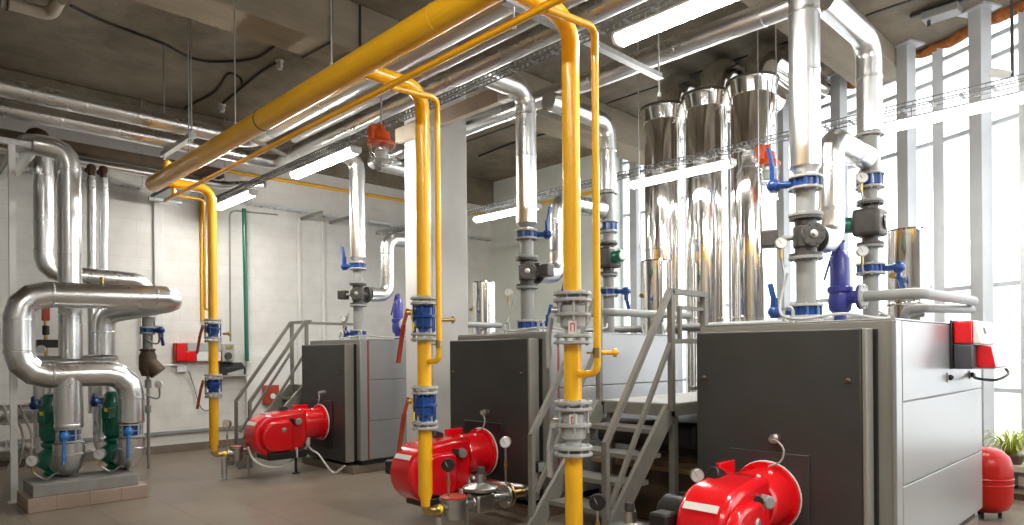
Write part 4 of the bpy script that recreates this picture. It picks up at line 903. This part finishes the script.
# orange caged lamps
def caged(x, y, z, r, label, zt):
    t = thing('caged_lamp', label, 'lamp', (x, y, z), 'orange caged lamps')
    MB().lathe((x, y, z+.2), (0, 0, 1), [(r*.98, 0), (r*1.0, .02), (r*.9, .045), (r*.62, .07), (r*.55, .15), (r*.3, .17), (r*.22, .23), (0, .235)], 28).build('hood', 'orange', t)
    MB().lathe((x-r*.45, y-.05, z+.27), (0, 0, 1), [(r*.42, 0), (r*.45, .03), (r*.42, .14), (r*.2, .17), (0, .17)], 20).build('junction_cup', 'orange', t)
    MB().lathe((x, y, z+.195), (0, 0, -1), [(r*.62, 0), (r*.62, .08), (r*.5, .14), (r*.28, .175), (0, .185)], 24).build('glass_dome', 'lens', t)
    MB().lathe((x, y, z+.19), (0, 0, -1), [(.04, 0), (.075, .04), (.075, .09), (.05, .135), (0, .145)], 18).build('bulb', 'white', t)
    c = MB(); zb = z-.01
    for k in range(8):
        a = 2*PI*k/8; e = V((math.cos(a), math.sin(a), 0)); b = V((x, y, 0))
        c.sweep([b+e*r*.9+V((0, 0, z+.20)), b+e*r*.82+V((0, 0, z+.08)), b+e*r*.6+V((0, 0, z+.01)), b+e*r*.2+V((0, 0, zb))], .005, 6)
    for zz, q in ((z+.12, .85), (z+.04, .70)): c.ring((x, y, zz), (0, 0, 1), r*q, .005, 24, 6)
    c.ring((x, y, zb), (0, 0, 1), r*.2, .006, 16, 6)
    c.build('wire_cage', 'lightgrey', t)
    MB().cyl((x, y, z+.43), (x, y, zt), .010, n=8).build('hanger', 'galv', t)
caged(-6.14, 4.05, 3.63, .15, 'orange lamp with wire cage hanging left of the white column', 4.36)
caged(-3.36, 7.25, 3.45, .13, 'orange lamp with wire cage hanging beside the third polished flue', 4.60)

# ------------------------------------------------------------------ three polished flues
for k, x in enumerate((-5.38, -4.71, -4.05)):
    y = 8.3; r = .275; l = ['first from the left', 'in the middle', 'last on the right'][k]
    t = thing('flue', 'tall polished stainless flue with flared collar, '+l+' of the three', 'flue', (x, y, 0), 'polished flues')
    b = MB().lathe((x, y, 0), (0, 0, 1), [(r, 0), (r, 4.86)], 64); b.build('shell', 'chrome', t, sharp=25)
    MB().lathe((x, y, 4.861), (0, 0, 1), [(r, 0), (r+.012, .01), (r+.04, .16), (r+.048, .19)], 44, False).lathe((x, y, 4.862), (0, 0, 1), [(r-.01, 0), (r-.01, .19)], 24).build('flared_collar', 'chrome', t, sharp=10)
    MB().lathe((x, y, 5.052), (0, 0, 1), [(r+.049, 0), (r+.054, .004), (r+.054, .03), (r-.05, .035)], 48).build('collar_ring', 'dark', t)
    MB().pipe([(x+.07, y+.1, 5.088), (x+.07, y+.1, 5.45), (x+.07, y+1.9, 5.47)], .2, .22, 4, 32).build('outlet_elbow', 'chrome', t)
    for z in (1.0, 2.02, 3.05, 4.05): MB().lathe((x, y, z), (0, 0, 1), [(r+.001, 0), (r+.006, .005), (r+.006, .03), (r+.001, .035)], 64, False).build('clamp_band', 'chrome', t, sharp=25)

# ------------------------------------------------------------------ fittings on the left wall
def wallbox(y0, y1, z0, z1, d, name, m, label, cat, group=None, x=XL):
    return single(MB().box((x+.001, y0, z0), (x+d, y1, z1)), name, m, label, cat, group, bevel=.008)
t = thing('alarm_panel', 'red and grey alarm box on the left wall behind the yellow drop', 'alarm box', (XL, 4.2, 1.60))
MB().box((XL+.001, 3.79, 1.50), (XL+.10, 4.55, 1.82)).build('case', 'redhandle', t, bevel=.01)
MB().box((XL+.101, 3.98, 1.68), (XL+.125, 4.54, 1.815)).build('grey_front', 'lightgrey', t, bevel=.006)
MB().box((XL+.101, 4.13, 1.51), (XL+.12, 4.53, 1.675)).build('white_front', 'white', t, bevel=.006)
MB().box((XL+.101, 3.81, 1.52), (XL+.13, 3.95, 1.815)).box((XL+.101, 3.949, 1.51), (XL+.13, 4.11, 1.675)).build('red_front', 'red', t, bevel=.006)
t = thing('wall_console', 'black and silver box on a small shelf on the left wall', 'box', (XL, 4.75, 1.24))
MB().box((XL+.002, 4.48, 1.24), (XL+.20, 4.97, 1.262)).build('shelf', 'lightgrey', t)
MB().prism([(0, 0), (.16, 0), (.16, .12), (0, .22)], (XL+.01, 4.54, 1.263), (1, 0, 0), (0, 0, 1), (0, .40, 0)).build('case', 'black', t, bevel=.006)
MB().prism([(0, .0), (.28, .0), (.28, .10), (0, .03)], (XL+.171, 4.62, 1.266), (0, 1, 0), (0, 0, 1), (.004, 0, 0)).build('silver_front', 'lightgrey', t)
t = thing('meter_box', 'grey meter box beside the far left yellow drop, above the console', 'box', (XL, 4.65, 1.5))
MB().box((XL+.001, 4.56, 1.50), (XL+.09, 4.78, 1.81)).build('case', 'lightgrey', t, bevel=.01)
MB().cyl((XL+.09, 4.66, 1.60), (XL+.13, 4.66, 1.60), .06, n=18).build('dial', 'dark', t)
MB().box((XL+.091, 4.62, 1.72), (XL+.10, 4.74, 1.78)).build('label_field', 'brass', t)
single(MB().sweep([(XL+.15, 4.94, 4.2), (XL+.15, 4.97, 1.50)], .036, 16), 'green_pipe', 'green', 'dark green pipe running down the left wall', 'pipe')
single(MB().sweep(rounded([(XL+.06, 5.6, 4.2), (XL+.06, 4.72, 4.16), (XL+.06, 4.72, 1.85)], .12, 5), .014, 10), 'wall_conduit', 'greypipe', 'thin grey conduit bent down the left wall beside the green pipe', 'conduit')
single(MB().sweep(rounded([(XL+.05, 3.3, 2.4), (XL+.05, 3.3, 1.45), (XL+.05, 3.9, 1.45), (XL+.05, 3.95, 1.42)], .08, 4), .016, 10), 'wall_conduit', 'white', 'white conduit bent round below the alarm box on the left wall', 'conduit')
wallbox(3.83, 3.98, 1.33, 1.44, .06, 'socket_box', 'white', 'small white socket box below the red alarm box', 'socket')
single(MB().sweep(smooth_path([(XL+.065, 4.02, 1.34), (XL+.05, 4.1, 1.1), (XL+.05, 4.2, .75), (XL+.05, 4.32, .66), (XL+.06, 4.45, .8)], 6), .010, 8), 'wall_cable', 'greypipe', 'thin cable hanging in a loop from the white socket box', 'cable')
t = thing('fire_box', 'dark red fire point box on the white wall panel behind the stair', 'fire box', (XL+.1, 5.4, .72))
MB().box((XL+.101, 5.26, .72), (XL+.20, 5.54, 1.06)).build('case', 'redhandle', t, bevel=.008)
MB().lathe((XL+.201, 5.42, .86), (1, 0, 0), [(.05, 0), (.05, .01), (0, .012)], 18).build('white_button', 'white', t)

# ------------------------------------------------------------------ ceiling odds and ends
def ccable(pts, label, r=.016):
    return single(MB().sweep(smooth_path(pts, 5), r, 8), 'ceiling_cable', 'rubber', label, 'cable', 'black cables on the ceiling')
zc = ZC-.018
ccable([(-9.22, 1.82, zc), (-9.36, 2.15, zc), (-9.43, 2.45, zc), (-9.53, 2.94, zc), (-9.71, 3.32, zc), (-9.61, 3.62, zc), (-9.1, 3.98, zc), (-8.3, 4.0, zc), (-7.5, 4.05, zc)], 'black cable running from the white pipe elbow across the dark ceiling')
ccable([(-11.73, 3.92, zc), (-10.71, 4.02, zc), (-9.89, 3.91, zc), (-9.92, 4.09, zc), (-9.88, 4.1, zc-.1)], 'short black cable ending in a white tip left of the long rods')
ccable([(-11.1, 4.3, zc), (-10.12, 4.25, zc), (-9.49, 4.23, zc), (-9.05, 4.25, zc)], 'black cable between two white lamp holders on the ceiling')
ccable([(-6.885, 3.89, 5.70), (-6.885, 3.89, 5.30), (-6.885, 3.88, 5.16), (-6.95, 3.86, 5.133), (-7.3, 3.83, 5.133), (-7.46, 3.82, 5.133)], 'black cable bending round the concrete beam, left of two', .012)
ccable([(-6.885, 4.26, 5.70), (-6.885, 4.26, 5.30), (-6.885, 4.25, 5.16), (-6.95, 4.22, 5.133), (-7.3, 4.2, 5.133)], 'black cable bending round the concrete beam, right of two', .012)
ccable([(-10.5, 9.3, zc), (-9.2, 9.2, zc), (-8.2, 9.3, zc), (-7.5, 9.2, zc)], 'black cable on the ceiling seen right of the white column')
for k, (x, y) in enumerate(((-11.2, 4.32), (-8.98, 4.26))):
    t = thing('lamp_holder', 'white lamp holder on the dark ceiling, '+['farther from', 'nearer to'][k]+' the concrete beam', 'lamp holder', (x, y, ZC-.15), 'lamp holders')
    MB().lathe((x, y, ZC-.002), (0, 0, -1), [(.06, 0), (.06, .02), (.04, .03), (.05, .08), (.03, .13), (0, .135)], 16).build('ceiling_mount', 'white', t)
wp = thing('drain_pipe', 'pale plastic pipe with elbow under the ceiling at the top left corner', 'pipe', (-9.2, 1.0, 5.4))
MB().pipe([(-9.2, -2.5, 5.50), (-9.2, 1.62, 5.52), (-8.95, 1.66, 5.62)], .07, .10, 8, 24).build('tube', 'beige', wp)
MB().ring((-9.2, 1.15, 5.518), (0, 1, .0), .08, .012, 24, 8).ring((-9.2, 1.22, 5.518), (0, 1, .0), .08, .012, 24, 8).build('clamp', 'dark', wp)
single(MB().box((-6.899, 3.15, 5.60), (-6.86, 3.34, 5.70)), 'junction_box', 'white', 'white box on the side of the concrete beam at the top', 'box', bevel=.006)
t = thing('ceiling_box', 'grey metal box hung from bars on the ceiling by the windows', 'box', (-2.35, 9.3, 5.5))
MB().box((-2.36, 9.2, 5.57), (-1.98, 9.42, 5.66)).build('case', 'greypipe', t, bevel=.01)
MB().bar((-2.5, 9.3, 5.69), (-1.85, 9.3, 5.69), .05, .04).cyl((-2.3, 9.3, 5.50), (-2.3, 9.3, 5.57), .02, n=10).build('mounting_bar', 'dark', t)
for k, (x, y) in enumerate(((-5.75, 9.4), (-3.95, 9.35))):
    single(MB().box((x-.12, y-.05, ZC-.05), (x+.12, y+.05, ZC-.002)).box((x-.1, y-.03, ZC-.11), (x-.02, y+.03, ZC-.05)), 'ceiling_anchor', 'brown', 'rusty anchor plate in the ceiling above the '+['first', 'third']
[k]+' polished flue', 'anchor', 'ceiling anchors')
for k, (x, y, z0, l) in enumerate(((-3.35, 7.0, 3.2, 'left of the two long rods before the third flue'), (-3.15, 7.0, 3.2, 'right of the two long rods before the third flue'), (-1.62, 5.9, 4.6, 'left thin rod hanging over the nearest boiler rear'), (-1.52, 5.9, 4.6, 'right thin rod hanging over the nearest boiler rear'),
                                (-9.9, 9.9, 3.9, 'thin rod down to the tube lamp right of the column'), (-4.9, 7.0, 2.9, 'thin rod in front of the first flue'))):
    rod(x, y, z0, 5.715, l+', under the ceiling', .006, 'hanger rods')
t = thing('spot_lamp', 'white cylindrical spotlight on an arm at a window post', 'lamp', (-1.65, 9.2, 4.9))
MB().cyl((-1.75, 9.6, 4.87), (-1.56, 9.62, 4.78), .05, n=18).build('housing', 'white', t)
MB().bar((-1.54, 9.64, 4.76), (-1.54, 9.64, 5.70), .03, .03).build('arm', 'dark', t)

# ------------------------------------------------------------------ right edge: vessel, plant, bench
t = thing('expansion_vessel', 'red expansion vessel on short feet behind the nearest boiler', 'vessel', (-1.46, 7.74, 0))
x, y = -1.46, 7.74
MB().lathe((x, y, .045), (0, 0, 1), [(0, 0), (.10, .012), (.17, .05), (.205, .12), (.208, .27), (.214, .275), (.214, .285), (.208, .29), (.208, .325), (.214, .33), (.214, .34), (.208, .345), (.206, .46), (.18, .54), (.12, .595), (.05, .62), (0, .622)], 40).build('tank', 'vred', t)
for a in (0.3, 2.4, 4.5): MB().bar((x+.10*math.cos(a), y+.10*math.sin(a), .0), (x+.10*math.cos(a), y+.10*math.sin(a), .075), .03, .02).build('foot', 'black', t)
t = thing('plant_bench', 'low pale bench with dark rail under the window at the right edge', 'bench', (-1.27, 9.0, 0))
MB().box((-1.75, 8.85, .06), (-.8, 9.15, .36)).build('body', 'terracotta', t, bevel=.01)
MB().box((-1.77, 8.83, 0), (-.78, 9.15, .06)).build('foot_board', 'brown', t)
MB().bar((-1.76, 8.80, .28), (-.8, 8.80, .28), .03, .04).bar((-1.4, 8.80, .12), (-1.4, 8.80, .28), .03).bar((-.9, 8.80, .12), (-.9, 8.80, .28), .03).bar((-1.76, 8.80, .14), (-.8, 8.80, .14), .03, .03).build('rail', 'dark', t)
for k, (x, y, l) in enumerate(((-1.47, 8.98, 'leafy green spider plant in a low pot on the bench at the right edge'),)):
    t = thing('potted_plant', l, 'plant', (x, y, .361))
    p = MB().lathe((x, y, .361), (0, 0, 1), [(.09, 0), (.12, .08), (.125, .085), (.125, .10), (.11, .10)], 20).build('pot', 'brown', t)
    MB().lathe((x, y, .452), (0, 0, 1), [(.112, 0), (.10, .008), (0, .01)], 16).build('soil', 'soil', t)
    lf = MB()
    for q in range(130):
        a = random.uniform(0, 2*PI); ln = random.uniform(.16, .38); up = random.uniform(.10, .26); e = V((math.cos(a), math.sin(a), 0)); w = V((-e.y, e.x, 0))*random.uniform(.006, .010)
        b = V((x, y, .462))+e*random.uniform(0, .05); pr = None; vs = []; fs = []
        for s in range(6):
            f = s/5; c = b+e*(ln*f)+V((0, 0, up*math.sin(f*2.2)*1.2-.10*f*f)); ww = w*(1-f*f)+w*.08
            vs += [c-ww, c+V((0, 0, -.003)), c+ww]
        for s in range(5):
            for j in range(2): i0 = s*3+j; fs.append((i0, i0+1, i0+4, i0+3))
        lf.add(vs, fs)
    lf.build('leaves', 'leaf', t)

# ------------------------------------------------------------------ daylight and camera
W = bpy.data.worlds.new('daylight'); S.world = W; W.use_nodes = True
nt = W.node_tree; bg = nt.nodes['Background']
bg.inputs['Color'].default_value = (.93, .97, 1, 1); bg.inputs['Strength'].default_value = WORLD_S
cd = bpy.data.cameras.new('camera'); cam = bpy.data.objects.new('camera', cd); COL.objects.link(cam); S.camera = cam
FPX, HZY, YAW, ROLL = 674.277, 353.423, .799031, -.0080764
cd.sensor_fit = 'HORIZONTAL'; cd.sensor_width = 36; cd.lens = FPX/1024*36
cd.shift_y = (HZY-262.5)/1024; cd.clip_start = .05; cd.clip_end = 300
cam.matrix_world = Matrix.Translation((0, 0, 1.6)) @ Matrix.Rotation(YAW, 4, 'Z') @ Matrix.Rotation(PI/2, 4, 'X') @ Matrix.Rotation(ROLL, 4, 'Z')
S.view_settings.view_transform = 'Standard'; S.view_settings.look = 'None'; S.view_settings.gamma = 1; S.view_settings.use_curve_mapping = False
S.view_settings.exposure = EXPO
S.cycles.max_bounces = 12; S.cycles.diffuse_bounces = 6; S.cycles.glossy_bounces = 6; S.cycles.transparent_max_bounces = 16
S.cycles.use_denoising = True; S.cycles.sample_clamp_indirect = 8; S.cycles.caustics_reflective = False
